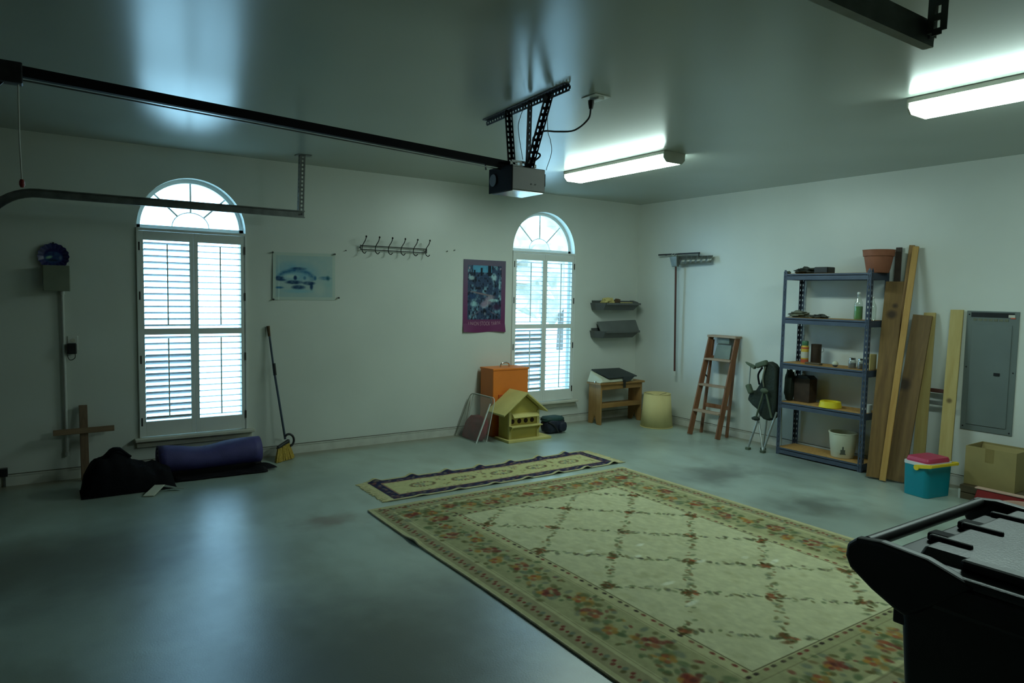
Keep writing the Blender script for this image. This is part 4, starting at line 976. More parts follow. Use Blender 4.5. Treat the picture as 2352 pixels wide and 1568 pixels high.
def wall_tray(z, label):
    t = thing('wall_tray', label, 'wall shelf', (6.0, D, z), group='corner wall trays')
    # rim wide at the top, sides and front sloping in underneath
    top = [(5.665, D-0.001), (5.665, D-0.09), (5.735, D-0.215), (6.325, D-0.215), (6.415, D-0.09), (6.415, D-0.001)]
    bot = [(5.690, D-0.001), (5.690, D-0.07), (5.745, D-0.160), (6.250, D-0.160), (6.310, D-0.07), (6.310, D-0.001)]
    z0, z1 = z-0.088, z
    m = MB(); n = len(top)
    m.add([(x, y, z0) for x, y in bot] + [(x, y, z1) for x, y in top], [tuple(range(n))] + [(i, n+i, n+(i+1) % n, (i+1) % n) for i in range(n)])
    inn = [(5.680, D-0.010), (5.680, D-0.085), (5.742, D-0.203), (6.318, D-0.203), (6.400, D-0.085), (6.400, D-0.010)]
    o = len(m.v); m.v += [(x, y, z1) for x, y in top] + [(x, y, z1) for x, y in inn] + [(x, y, z1-0.014) for x, y in inn]
    for i in range(n):
        j = (i+1) % n
        m.f.append((o+i, o+n+i, o+n+j, o+j)); m.f.append((o+n+i, o+2*n+i, o+2*n+j, o+n+j))
    m.f.append(tuple(o+2*n+i for i in reversed(range(n))))
    obj('tray', m, 'tray_grey', t, world=True)
    obj('lip', MB().box((5.745, D-0.222, z1-0.022), (6.320, D-0.212, z1+0.004)), 'tray_grey', t, world=True, bev=0.002)
    obj('back_plate', MB().box((5.690, D-0.012, z1-0.002), (6.400, D-0.001, z1+0.030)), 'tray_grey', t, world=True)
wall_tray(1.470, 'upper dark grey plastic wall tray in the corner, holding sponges')
wall_tray(1.125, 'lower dark grey plastic wall tray in the corner, holding a grey panel')
tag(obj('sponge', MB().blob((5.845, D-0.13, 1.495), (0.075, 0.055, 0.040), 3, 0.25, 12, 1.4565, 2.6), 'sponge', smooth=60), 'lumpy yellow sponge at the left of the upper wall tray', 'sponge')
tag(obj('rag', MB().blob((5.985, D-0.14, 1.490), (0.036, 0.040, 0.035), 5, 0.2, 12, 1.4565, 2.2), 'brown_lump', smooth=60), 'crumpled brown rag in the middle of the upper wall tray', 'rag')
tag(obj('sponge', MB().box((6.040, D-0.185, 1.457), (6.215, D-0.08, 1.482)), 'sponge', bev=0.008), 'flat yellow sponge strip in the upper wall tray', 'sponge')
tag(obj('plastic_wedge', MB().hexa([(6.225, D-0.19, 1.457), (6.39, D-0.13, 1.457), (6.37, D-0.07, 1.457), (6.225, D-0.10, 1.457), (6.23, D-0.18, 1.506), (6.36, D-0.13, 1.486), (6.35, D-0.08, 1.486), (6.23, D-0.11, 1.506)]), 'tray_grey', bev=0.004), 'grey plastic wedge at the right end of the upper wall tray', 'wedge')
tag(obj('grey_panel', MB().hexa([(5.745, D-0.14, 1.112), (6.390, D-0.14, 1.112), (6.390, D-0.115, 1.112), (5.745, D-0.115, 1.112), (5.745, D-0.055, 1.235), (6.400, D-0.055, 1.255), (6.400, D-0.035, 1.255), (5.745, D-0.035, 1.235)]), 'grey_board', bev=0.003), 'long grey panel standing in the lower wall tray', 'panel')

ls = thing('lamp_shade', 'yellow drum lamp shade standing on the floor in the corner', 'lamp shade', (6.125, 5.835, 0))
mb = MB().lathe([(0.192, 0.004), (0.158, 0.402)], 40, (0, 0, 0), 'Z', False, False)
o = obj('shade', mb, 'shade', ls, smooth=60); so = o.modifiers.new('thickness', 'SOLIDIFY'); so.thickness = 0.003
obj('rim', MB().tube([(0.192*math.cos(t), 0.192*math.sin(t), 0.006) for t in np.linspace(0, 2*PI, 41)], 0.005, 6, False), 'shade', ls, smooth=60)
obj('rim', MB().tube([(0.158*math.cos(t), 0.158*math.sin(t), 0.402) for t in np.linspace(0, 2*PI, 41)], 0.004, 6, False), 'shade', ls, smooth=60)
sp = MB()
for a in (0, 2*PI/3, 4*PI/3): sp.tube([(0, 0, 0.375), (0.157*math.cos(a), 0.157*math.sin(a), 0.398)], 0.0025, 5)
obj('spider', sp.lathe([(0.02, 0), (0.02, 0.004)], 14, (0, 0, 0.373)), 'black_metal', ls)

# ------------------------------------------------------------------ right wall: rail, long-handled tool, ladder
wr = thing('wall_rail', 'thin dark rail fixed high on the right wall above the grey tool', 'wall rail', (R, 5.85, 2.08))
obj('bar', MB().box((R-0.075, 5.500, 2.070), (R-0.060, 6.150, 2.088)), 'black_metal', wr, world=True, bev=0.002)
for y in (5.56, 6.08): obj('bracket', MB().box((R-0.066, y-0.006, 2.072), (R-0.0005, y+0.006, 2.086)), 'black_metal', wr, world=True)
obj('hook', MB().tube(bez([(R-0.06, 5.505, 2.078), (R-0.085, 5.495, 2.06), (R-0.085, 5.492, 2.035)]), 0.006, 8), 'black_metal', wr, world=True, smooth=50)

rt = thing('long_handled_tool', 'long-handled tool with a grey ribbed head hung on the right wall', 'tool', (R-0.09, 5.84, 0.6))
obj('handle', MB().tube([(R-0.075, 5.815, 0.625), (R-0.10, 5.832, 1.955)], 0.0115, 10), 'pole_red', rt, world=True, smooth=50)
obj('end_cap', MB().tube([(R-0.0745, 5.8148, 0.605), (R-0.075, 5.815, 0.66)], 0.013, 10), 'white_plastic', rt, world=True, smooth=50)
mb = MB(); n = 44; g = [[], []]; 
for k in range(n+1):
    y = 5.895 - 0.575*k/n; dx = 0.014*math.sin(k*2*PI/6)
    g[0].append((R-0.095+dx, y, 1.948+0.018*k/n)); g[1].append((R-0.060+dx*0.6, y, 2.052-0.006*k/n))
mb.sheet(g)
o = obj('head', mb, 'mop_grey', rt, world=True, smooth=60); so = o.modifiers.new('thickness', 'SOLIDIFY'); so.thickness = 0.006
obj('socket', MB().hexa([(R-0.125, 5.875, 1.925), (R-0.085, 5.875, 1.925), (R-0.085, 5.795, 1.925), (R-0.125, 5.795, 1.925), (R-0.125, 5.92, 2.05), (R-0.075, 5.92, 2.05), (R-0.075, 5.80, 2.055), (R-0.125, 5.80, 2.055)]), 'mop_grey', rt, world=True, bev=0.006)
for y in (5.89, 5.845): obj('wire_loop', MB().tube(bez([(R-0.118, y, 2.045), (R-0.120, y-0.008, 2.075), (R-0.09, y-0.012, 2.085), (R-0.07, y-0.012, 2.06)]), 0.004, 6), 'chrome', rt, world=True, smooth=50)

ld = thing('step_ladder', 'small red-brown wooden stepladder leaning closed against the right wall', 'ladder', (6.25, 5.11, 0))
FL = lambda s: Vector((6.108+0.285*s, 5.300-0.020*s, 1.118*s)); FR = lambda s: Vector((6.140+0.262*s, 4.935-0.012*s, 1.118*s))
RL = lambda s: Vector((6.302+0.110*s, 5.300-0.035*s, 1.100*s)); RR_ = lambda s: Vector((6.315+0.098*s, 4.950-0.005*s, 1.100*s))
for nm, f in (('rail', FL), ('rail', FR)): obj(nm, MB().bar(f(0.004), f(1), 0.062, 0.022, (1, -0.2, 0)), 'ladder', ld, world=True, bev=0.002)
for nm, f in (('rear_leg', RL), ('rear_leg', RR_)): obj(nm, MB().bar(f(0.004), f(0.985), 0.036, 0.020, (1, 0, 0)), 'ladder', ld, world=True, bev=0.002)
for s in (0.25, 0.51, 0.77):
    a, b = FL(s), FR(s)
    obj('step', MB().box((a.x-0.040, b.y, a.z-0.010), (a.x+0.045, a.y, a.z+0.012)), 'step', ld, world=True, bev=0.002)
a, b = RL(0.30), RR_(0.30); obj('crossbar', MB().bar(a, b, 0.045, 0.014, (0, 0, 1)), 'ladder', ld, world=True)
a, b = RL(0.80), RR_(0.80); obj('crossbar', MB().bar(a, b, 0.040, 0.014, (0, 0, 1)), 'ladder', ld, world=True)
obj('top_cap', MB().box((6.345, 4.905, 1.112), (6.455, 5.300, 1.136)), 'step', ld, world=True, bev=0.003)
obj('bucket_shelf', MB().hexa([(6.365, 4.995, 0.87), (6.365, 5.215, 0.87), (6.380, 5.215, 0.87), (6.380, 4.995, 0.87), (6.400, 5.0, 1.03), (6.400, 5.20, 1.03), (6.412, 5.20, 1.03), (6.412, 5.0, 1.03)]), 'ladder_plate', ld, world=True)
obj('top_brace', MB().box((6.385, 5.02, 1.045), (6.400, 5.19, 1.112)), 'ladder_plate', ld, world=True)
for f, g_ in ((FL, RL), (FR, RR_)): obj('spreader', MB().bar(f(0.62)+Vector((0.02, 0, 0)), g_(0.58), 0.018, 0.004, (0, 0, 1)), 'dark_steel', ld, world=True)

# folded camp chair
cc_ = thing('camp_chair', 'folded dark green camp chair with silver legs beside the steel shelves', 'camp chair', (6.2, 4.36, 0))
def tb(*p, r=0.010): return MB().tube(list(p), r, 10)
legs = [((6.045, 4.460, 0.02), (6.16, 4.360, 0.31)), ((6.045, 4.275, 0.02), (6.16, 4.430, 0.33)), ((6.20, 4.335, 0.02), (6.20, 4.335, 0.40)), ((6.043, 4.272, 0.02), (6.17, 4.165, 0.40))]
obj('leg', tb((6.035, 4.455, 0.02), (6.12, 4.395, 0.36), r=0.0105), 'tube', cc_, world=True, smooth=50)
obj('leg', tb((6.040, 4.285, 0.02), (6.13, 4.415, 0.34), r=0.009), 'tube', cc_, world=True, smooth=50)
obj('leg', tb((6.045, 4.280, 0.02), (6.13, 4.205, 0.42), r=0.0105), 'tube', cc_, world=True, smooth=50)
obj('leg', tb((6.16, 4.365, 0.02), (6.19, 4.345, 0.46), r=0.009), 'tube', cc_, world=True, smooth=50)
obj('leg', tb((6.26, 4.225, 0.02), (6.26, 4.245, 0.50), r=0.009), 'tube', cc_, world=True, smooth=50)
for p in ((6.035, 4.455), (6.042, 4.283), (6.16, 4.365), (6.26, 4.225)):
    obj('foot', MB().box((p[0]-0.022, p[1]-0.022, 0.0), (p[0]+0.022, p[1]+0.022, 0.024)), 'chair_green', cc_, world=True, bev=0.004)
obj('strut', tb((6.095, 4.42, 0.33), (6.09, 4.335, 0.62), r=0.010), 'chair_green', cc_, world=True, smooth=50)
obj('strut', tb((6.095, 4.235, 0.36), (6.09, 4.315, 0.63), r=0.010), 'chair_green', cc_, world=True, smooth=50)
obj('strut', tb((6.10, 4.525, 0.66), (6.10, 4.515, 0.86), r=0.007), 'tube', cc_, world=True, smooth=50)
obj('hub', MB().blob((6.085, 4.325, 0.625), (0.025, 0.045, 0.028), 2, 0.1, 10), 'chair_green', cc_, world=True, smooth=60)
obj('hub', MB().blob((6.095, 4.42, 0.325), (0.028, 0.045, 0.022), 3, 0.1, 10), 'chair_fabric', cc_, world=True, smooth=60)
mb = MB()
out = [(4.56, 0.50), (4.53, 0.60), (4.47, 0.60), (4.41, 0.70), (4.385, 0.80), (4.38, 0.88), (4.33, 0.925), (4.27, 0.90), (4.235, 0.86), (4.225, 0.70), (4.22, 0.50), (4.235, 0.36), (4.29, 0.315), (4.36, 0.325), (4.41, 0.36), (4.43, 0.41), (4.50, 0.45)]
mb.prism(out, 'X', 6.125, 6.215)
obj('fabric', mb, 'chair_fabric', cc_, world=True, bev=0.018, segs=3, smooth=40)
obj('fabric', MB().blob((6.27, 4.165, 0.69), (0.045, 0.040, 0.165), 4, 0.12, 12, None, 3), 'chair_fabric', cc_, world=True, smooth=60)
obj('seat_edge', MB().bar((6.12, 4.46, 0.865), (6.12, 4.33, 0.915), 0.055, 0.05, (0, 0, 1)), 'chair_green', cc_, world=True, bev=0.015)
obj('arm_pad', MB().hexa([(6.09, 4.47, 0.83), (6.09, 4.56, 0.875), (6.13, 4.56, 0.875), (6.13, 4.47, 0.83), (6.09, 4.455, 0.865), (6.09, 4.585, 0.90), (6.13, 4.585, 0.90), (6.13, 4.455, 0.865)]), 'chair_green', cc_, world=True, bev=0.006)
obj('arm_pad', MB().bar((6.11, 4.545, 0.665), (6.11, 4.50, 0.575), 0.05, 0.05, (0, 0, 1)), 'chair_green', cc_, world=True, bev=0.012)
obj('strap', MB().tube(bez([(6.105, 4.375, 0.86), (6.09, 4.41, 0.78), (6.10, 4.40, 0.68)]), 0.010, 8), 'bag_black', cc_, world=True, smooth=50)
obj('strap', MB().tube(bez([(6.115, 4.345, 0.87), (6.105, 4.365, 0.76), (6.115, 4.355, 0.66)]), 0.008, 8), 'grey_stuff', cc_, world=True, smooth=50)

# ------------------------------------------------------------------ steel shelving
SX0, SX1, SY0, SY1 = 6.135, 6.440, 3.315, 4.195
TOPS = [1.812, 1.382, 0.930, 0.537, 0.075]
su = thing('steel_shelving', 'blue-grey steel shelving unit with five particle-board shelves', 'shelving', ((SX0+SX1)/2, (SY0+SY1)/2, 0))
def post(x, y, sx, sy):
    return perforated(MB(), (x, y, 0.0), (x, y, 1.832), 0.036, (sx, 0, 0), (0, sy, 0), 0.05, 0.36, 0.62)
for x, y, sx, sy in ((SX0, SY0, 1, 1), (SX0, SY1, 1, -1), (SX1, SY0, -1, 1), (SX1, SY1, -1, -1)):
    obj('post', post(x, y, sx, sy), 'shelf_steel', su, world=True)
for z in TOPS:
    for x in (SX0, SX1):
        s = 1 if x == SX0 else -1
        obj('beam', MB().box((min(x, x+s*0.006), SY0, z-0.062), (max(x, x+s*0.006), SY1, z-0.002)).box((min(x, x+s*0.03), SY0, z-0.024), (max(x, x+s*0.03), SY1, z-0.018)), 'shelf_steel', su, world=True)
    for y in (SY0, SY1):
        s = 1 if y == SY0 else -1
        obj('beam', MB().box((SX0, min(y, y+s*0.006), z-0.062), (SX1, max(y, y+s*0.006), z-0.002)), 'shelf_steel', su, world=True)
    obj('shelf_board', MB().box((SX0+0.007, SY0+0.007, z-0.018), (SX1-0.007, SY1-0.007, z)), 'particle', su, world=True, bev=0.002)
T = TOPS
# top shelf
fp = thing('flower_pot', 'terracotta plastic flower pot on the top shelf', 'flower pot', (6.30, 3.348, T[0]))
o = obj('pot', MB().lathe([(0.088, 0.001), (0.094, 0.01), (0.118, 0.135), (0.118, 0.15), (0.128, 0.15), (0.134, 0.205), (0.138, 0.207), (0.128, 0.207), (0.110, 0.14), (0.085, 0.02)], 32, (0, 0, 0), 'Z', True, True), 'terracotta', fp, smooth=40)
tag(obj('cloth_bundle', MB().blob((6.295, 4.045, T[0]+0.025), (0.085, 0.100, 0.036), 12, 0.35, 14, T[0]+0.001), 'dark_stuff', smooth=60), 'crumpled dark grey cloth on the top shelf at the left', 'cloth')
tag(obj('small_case', MB().box((6.20, 3.775, T[0]+0.001), (6.33, 3.915, T[0]+0.062)), 'black_plastic', bev=0.008), 'small black case on the top shelf beside the grey cloth', 'case')
tag(obj('rag', MB().blob((6.165, 4.165, T[0]+0.012), (0.018, 0.022, 0.014), 2, 0.3, 10, T[0]+0.001), 'chair_green', smooth=60), 'small dark rag at the left front corner of the top shelf', 'rag')
# second shelf
def bottle(x, y, z, h, r, fill, label, fh):
    b = thing('bottle', label, 'bottle', (x, y, z), group='bottles on the second shelf')
    obj('shell', MB().lathe([(r*0.9, 0.001), (r, 0.01), (r, h*0.55), (r*0.85, h*0.65), (r*0.36, h*0.82), (r*0.34, h*0.92)], 24), 'bottle', b, smooth=50)
    obj('cap', MB().lathe([(r*0.42, h*0.915), (r*0.44, h*0.93), (r*0.44, h*0.985), (r*0.36, h)], 20), 'white_plastic', b, smooth=40)
    if fill: obj('liquid', MB().lathe([(r*0.86, 0.006), (r*0.95, 0.014), (r*0.95, fh)], 24), fill, b, smooth=40)
    return b
bottle(6.215, 3.462, T[1], 0.255, 0.037, 'green_liquid', 'clear bottle half full of green liquid on the second shelf', 0.125)
bottle(6.235, 3.345, T[1], 0.215, 0.034, None, 'empty clear bottle behind the shelf post on the second shelf', 0)
tag(obj('cloth_bundle', MB().blob((6.26, 4.09, T[1]+0.026), (0.08, 0.09, 0.038), 22, 0.3, 14, T[1]+0.001), 'grey_stuff', smooth=60), 'pile of grey-green rags at the left of the second shelf', 'rags')
tag(obj('rag', MB().blob((6.24, 3.86, T[1]+0.014), (0.06, 0.085, 0.022), 25, 0.3, 12, T[1]+0.001), 'dark_stuff', smooth=60), 'flat dark rag in the middle of the second shelf', 'rag')
# third shelf
ct = thing('spray_can', 'yellow and red labelled can on the third shelf at the left', 'can', (6.255, 4.005, T[2]))
obj('can', MB().lathe([(0.034, 0.001), (0.036, 0.006), (0.036, 0.165), (0.028, 0.178)], 24), 'tin_yellow', ct, smooth=40)
obj('cap', MB().lathe([(0.030, 0.178), (0.031, 0.182), (0.031, 0.215), (0.027, 0.222)], 20), 'tin_green', ct, smooth=40)
for za, zb, mm in ((0.145, 0.160, 'tin_red'), (0.055, 0.115, 'tin_white'), (0.008, 0.042, 'tin_red')):
    obj('label_band', MB().lathe([(0.0366, za), (0.0366, zb)], 24, cap0=False, cap1=False), mm, ct, smooth=40)
dk = thing('paint_can', 'dark can behind the yellow can on the third shelf', 'can', (6.335, 3.935, T[2]))
obj('can', MB().lathe([(0.046, 0.001), (0.048, 0.006), (0.048, 0.185), (0.050, 0.190), (0.044, 0.193)], 24), 'brown_case', dk, smooth=40)
obj('handle', MB().tube([(0.05*math.cos(a), 0.05*math.sin(a)*0.3-0.045, 0.15+0.03*math.sin(a)) for a in np.linspace(PI, 2*PI, 12)], 0.002, 5), 'black_metal', dk, smooth=50)
tag(obj('wood_scrap', MB().box((6.18, 3.80, T[2]+0.0005), (6.235, 3.955, T[2]+0.020)), 'crate', bev=0.003), 'flat brown scrap of wood on the third shelf', 'wood scrap')
bl = thing('ball', 'small cream and blue ball on the third shelf', 'ball', (6.195, 3.648, T[2]+0.029))
obj('ball_top', MB().lathe([(0.028*math.cos(a), 0.028*math.sin(a)) for a in np.linspace(-0.25, PI/2-0.02, 10)], 20), 'beige', bl, smooth=70)
obj('ball_base', MB().lathe([(0.0281*math.cos(a), 0.0281*math.sin(a)) for a in np.linspace(-PI/2+0.02, -0.25, 7)], 20), 'shelf_steel', bl, smooth=70)
def jar(x, y, z, label):
    j = thing('jar', label, 'jar', (x, y, z), group='jars on the third shelf')
    obj('glass', MB().lathe([(0.030, 0.001), (0.034, 0.006), (0.034, 0.07), (0.026, 0.082)], 22), 'jar', j, smooth=50)
    obj('contents', MB().lathe([(0.030, 0.004), (0.031, 0.05)], 18), 'jar_fill', j, smooth=40)
    obj('lid', MB().lathe([(0.029, 0.081), (0.029, 0.096), (0.026, 0.098)], 22), 'chrome', j, smooth=40)
jar(6.235, 3.505, T[2], 'left glass jar of dark screws on the third shelf')
jar(6.245, 3.425, T[2], 'glass jar of dark screws next to the post on the third shelf')
tag(obj('wood_block', MB().box((6.21, 3.325, T[2]+0.0005), (6.32, 3.375, T[2]+0.145)), 'block', bev=0.004), 'upright pale wooden block at the right end of the third shelf', 'wood block')
# fourth shelf
bc = thing('metal_tin', 'dark brown tin with a peaked top on the fourth shelf', 'tin', (6.34, 4.035, T[3]))
obj('tin', MB().box((-0.065, -0.085, 0.001), (0.065, 0.085, 0.235)), 'brown_case', bc, bev=0.004)
obj('top', MB().prism([(-0.085, 0.235), (0.085, 0.235), (0.05, 0.265), (-0.05, 0.265)], 'X', -0.06, 0.06), 'black_plastic', bc)
obj('spout', MB().lathe([(0.014, 0), (0.012, 0.02)], 14, (0, 0.03, 0.264)), 'chrome', bc, smooth=40)
tp = thing('tape_roll', 'bright yellow roll of tape lying on the fourth shelf', 'tape roll', (6.225, 3.695, T[3]))
obj('roll', MB().lathe([(0.060, 0.001), (0.100, 0.001), (0.102, 0.004), (0.092, 0.058), (0.088, 0.060), (0.060, 0.060), (0.060, 0.001)], 36, cap0=False, cap1=False), 'tape', tp, smooth=40)
wc = thing('mug', 'white cup at the right end of the fourth shelf', 'cup', (6.255, 3.345, T[3]))
obj('cup', MB().lathe([(0.028, 0.001), (0.032, 0.075), (0.029, 0.075), (0.024, 0.008)], 24), 'white_plastic', wc, smooth=40)
obj('handle', MB().tube([(-0.02-0.005*math.cos(a), 0.03+0.018*math.sin(a), 0.04+0.02*math.cos(a)) for a in np.linspace(0, PI, 10)], 0.004, 6), 'white_plastic', wc, smooth=50)
# bottom shelf
bu = thing('bucket', 'cream plastic bucket with a dark emblem on the bottom shelf', 'bucket', (6.285, 3.585, T[4]))
obj('pail', MB().lathe([(0.096, 0.001), (0.100, 0.006), (0.124, 0.228), (0.129, 0.230), (0.129, 0.238), (0.119, 0.238), (0.094, 0.012)], 36), 'bucket', bu, smooth=40)
em = MB()
for k in range(7):
    a0 = PI + 0.42
    hh = 0.055+0.045*abs(math.sin(k*PI/6)); 
for (da, z0, z1, wd) in ((-0.10, 0.05, 0.085, 0.018), (0.0, 0.045, 0.115, 0.014), (0.10, 0.05, 0.085, 0.018), (0.0, 0.04, 0.05, 0.05)):
    a = PI + 0.55 + da
    for z in (z0,):
        r0 = 0.0968+0.106*z0+0.003; r1 = 0.0968+0.106*z1+0.003
        t = Vector((-math.sin(a), math.cos(a), 0))
        p0 = Vector((r0*math.cos(a), r0*math.sin(a), z0)); p1 = Vector((r1*math.cos(a), r1*math.sin(a), z1))
        em.bar(p0, p1, wd, 0.002, t)
obj('emblem', em, 'bucket_mark', bu)

# ------------------------------------------------------------------ lumber by the right wall
def plank(name, p0, p1, w, t, wd, material, label, group='boards leaning on the right wall'):
    p0, p1 = Vector(p0), Vector(p1)
    d = (p1-p0); L = d.length; d.normalize(); wd = Vector(wd); wd = (wd-d*wd.dot(d)).normalized(); td = d.cross(wd)
    me = MB().box((-w/2, -t/2, 0), (w/2, t/2, L))
    o = obj(name, me, material, bev=0.003)
    o.matrix_world = Matrix(((wd.x, td.x, d.x, p0.x), (wd.y, td.y, d.y, p0.y), (wd.z, td.z, d.z, p0.z), (0, 0, 0, 1)))
    return tag(o, label, 'board', group) if label else o
dk1 = wood('dark_brown_plank', (0.125, 0.062, 0.013), (0.25, 0.14, 0.036), 'Z', 12, knots=[((0.0, 0, 1.46), 0.055), ((0.02, 0, 1.54), 0.035)])
dk2 = wood('brown_plank', (0.11, 0.058, 0.016), (0.22, 0.125, 0.038), 'Z', 12, knots=[((-0.055, 0, 0.84), 0.075)])
lath_m = wood('orange_lath', (0.42, 0.22, 0.05), (0.55, 0.32, 0.09), 'Z', 16)
lath_d = wood('brown_lath', (0.22, 0.11, 0.035), (0.32, 0.18, 0.06), 'Z', 16)
pine = wood('pale_pine', (0.40, 0.28, 0.085), (0.52, 0.40, 0.15), 'Z', 12)
pine4 = wood('pale_pine_knotted', (0.44, 0.32, 0.10), (0.56, 0.44, 0.18), 'Z', 12, knots=[((0.0, 0, 0.72), 0.030)])
plank('board', (6.03, 3.125, 0.012), (6.400, 3.238, 1.735), 0.150, 0.032, (0.30, -0.95, 0), dk1, 'wide dark brown knotted plank leaning nearest the steel shelves')
plank('board', (6.075, 2.985, 0.012), (6.402, 2.985, 1.440), 0.150, 0.032, (0.28, -0.95, 0), dk2, 'second wide brown plank with a large knot, right of the thin lath')
plank('lath', (6.000, 3.050, 0.008), (6.425, 3.088, 2.045), 0.050, 0.022, (0.3, -0.95, 0), lath_m, 'tall thin orange-tan lath, the tallest of the leaning lumber')
plank('lath', (6.180, 3.160, 0.008), (6.440, 3.128, 2.060), 0.045, 0.020, (0.3, -0.95, 0), lath_d, 'thin brown lath standing behind the tall orange-tan lath')
plank('lath', (6.405, 3.235, 0.008), (6.440, 3.240, 2.045), 0.050, 0.016, (0.2, -0.95, 0), 'brown_case', 'dark stained strip standing behind the flower pot')
pf = thing('pine_frame', 'pale pine frame of two uprights with short crossbars leaning on the right wall', 'wood frame', (6.38, 2.83, 0))
def bar_part(name, p0, p1, w, t, wd, m):
    o = plank(name, p0, p1, w, t, wd, m, None); mw = o.matrix_world.copy(); o.parent = pf; o.matrix_parent_inverse = Matrix.Identity(4)
    o.matrix_local = MATX[pf.name].inverted() @ mw
bar_part('upright', (6.300, 2.905, 0.010), (6.440, 2.945, 1.465), 0.095, 0.020, (0.1, -1, 0), pine)
bar_part('upright', (6.300, 2.700, 0.010), (6.440, 2.728, 1.497), 0.098, 0.020, (0.1, -1, 0), pine4)
bar_part('crossbar', (6.405, 2.945, 0.795), (6.405, 2.700, 0.795), 0.034, 0.018, (0, 0, 1), 'pole_red')
bar_part('crossbar', (6.395, 2.945, 0.690), (6.395, 2.700, 0.690), 0.034, 0.018, (0, 0, 1), 'grey_board')

# ------------------------------------------------------------------ breaker panel
bp = thing('breaker_panel', 'grey flush breaker panel door on the right wall', 'breaker panel', (R, 2.47, 0.49))
Y1, Y2, Z1, Z2 = 2.278, 2.660, 0.490, 1.492
obj('cover', MB().box((R-0.008, Y1, Z1), (R-0.0005, Y2, Z2)), 'panel_grey', bp, world=True, bev=0.003)
obj('door', MB().box((R-0.014, Y1+0.045, Z1+0.05), (R-0.008, Y2-0.045, Z2-0.11)), 'panel_grey', bp, world=True, bev=0.002)
obj('latch', MB().box((R-0.020, 2.388, 0.965), (R-0.013, 2.432, 0.990)), 'black_plastic', bp, world=True, bev=0.002)
obj('slot', MB().box((R-0.012, Y1+0.035, Z2-0.050), (R-0.007, Y2-0.035, Z2-0.012)), 'black_plastic', bp, world=True)
for k in range(7):
    y = Y2-0.065-k*0.038
    obj('label_tab', MB().box((R-0.0105, y-0.014, Z2-0.082), (R-0.0075, y+0.014, Z2-0.062)), 'grey_stuff', bp, world=True)
obj('sticker', MB().box((R-0.0135, Y1+0.030, Z2-0.048), (R-0.0115, Y1+0.075, Z2-0.026)), 'tin_white', bp, world=True)
obj('sticker', MB().box((R-0.0137, Y1+0.026, Z2-0.058), (R-0.0117, Y1+0.060, Z2-0.048)), 'tin_red', bp, world=True)
for y, z in ((Y1+0.02, Z1+0.02), (Y2-0.02, Z1+0.03), (Y1+0.02, 1.0), (Y2-0.02, 1.02), (Y2-0.02, Z2-0.03)):
    obj('screw', MB().lathe([(0.006, 0), (0.006, -0.003)], 10, (R-0.008, y, z), 'X'), 'black_metal', bp, world=True)

# ------------------------------------------------------------------ cooler, cardboard box, crate, red tub
co_ = thing('picnic_cooler', 'turquoise picnic cooler with raspberry lid and yellow handle', 'cooler', (5.934, 2.662, 0), -0.178)
a, b = 0.150, 0.106
def rr_prism(mb, ax, bx, r, z0, z1, s1=1.0, n=6):
    pts0, pts1 = [], []
    for cx, cy, a0 in ((ax-r, bx-r, 0), (-ax+r, bx-r, 90), (-ax+r, -bx+r, 180), (ax-r, -bx+r, 270)):
        for k in range(n+1):
            t = math.radians(a0+90*k/n); p = (cx+r*math.cos(t), cy+r*math.sin(t)); pts0.append(p); pts1.append((p[0]*s1, p[1]*s1))
    m = len(pts0)
    mb.add([(x, y, z0) for x, y in pts0] + [(x, y, z1) for x, y in pts1], [tuple(reversed(range(m))), tuple(range(m, 2*m))] + [(i, (i+1) % m, m+(i+1) % m, m+i) for i in range(m)])
    return mb
obj('body', rr_prism(MB(), a*0.97, b*0.97, 0.035, 0.002, 0.252, 1.05), 'teal', co_, smooth=40)
obj('rim', rr_prism(MB(), a*1.035, b*1.035, 0.036, 0.252, 0.276), 'cooler_white', co_, smooth=40)
obj('lid', rr_prism(rr_prism(MB(), a*0.93, b*0.93, 0.030, 0.276, 0.292), a*0.93, b*0.93, 0.030, 0.292, 0.312, 0.94), 'pink', co_, smooth=40)
hd = MB()
for sx in (-1, 1): hd.bar((sx*(a*1.06), -0.02, 0.245), (sx*(a*1.08), -b*1.32, 0.268), 0.030, 0.010, (0, 0, 1))
hd.bar((-a*1.10, -b*1.32, 0.268), (a*1.10, -b*1.32, 0.268), 0.022, 0.016, (0, 0, 1))
obj('handle', hd, 'yellow_plastic', co_, bev=0.003)
for sx in (-1, 1): obj('hinge', MB().lathe([(0.022, 0), (0.022, 0.014*sx)], 16, (sx*a*1.03, -0.02, 0.238), 'X'), 'yellow_plastic', co_, smooth=40)
cr2 = thing('low_crate', 'low dark brown wooden crate on the floor under the cardboard box', 'crate', (6.26, 2.28, 0))
for z0, z1 in ((0.0, 0.050), (0.056, 0.108)):
    obj('slat', MB().box((6.060, 2.060, z0), (6.078, 2.470, z1)), 'crate', cr2, world=True)
    obj('slat', MB().box((6.078, 2.452, z0), (6.430, 2.470, z1)), 'crate', cr2, world=True)
    obj('slat', MB().box((6.078, 2.060, z0), (6.430, 2.078, z1)), 'crate', cr2, world=True)
obj('deck', MB().box((6.078, 2.078, 0.085), (6.430, 2.452, 0.107)), 'crate', cr2, world=True)
obj('corner_strip', MB().box((6.053, 2.462, 0.0), (6.062, 2.476, 0.075)), 'zip', cr2, world=True)
bx = thing('cardboard_box', 'open-topped brown cardboard box below the breaker panel', 'box', (6.28, 2.31, 0.11))
CX0, CX1, CY0, CY1, CZ0, CZ1 = 6.125, 6.425, 2.118, 2.470, 0.110, 0.418
wt = 0.006
obj('side', MB().box((CX0, CY0, CZ0), (CX0+wt, CY1, CZ1)), 'cardboard', bx, world=True)
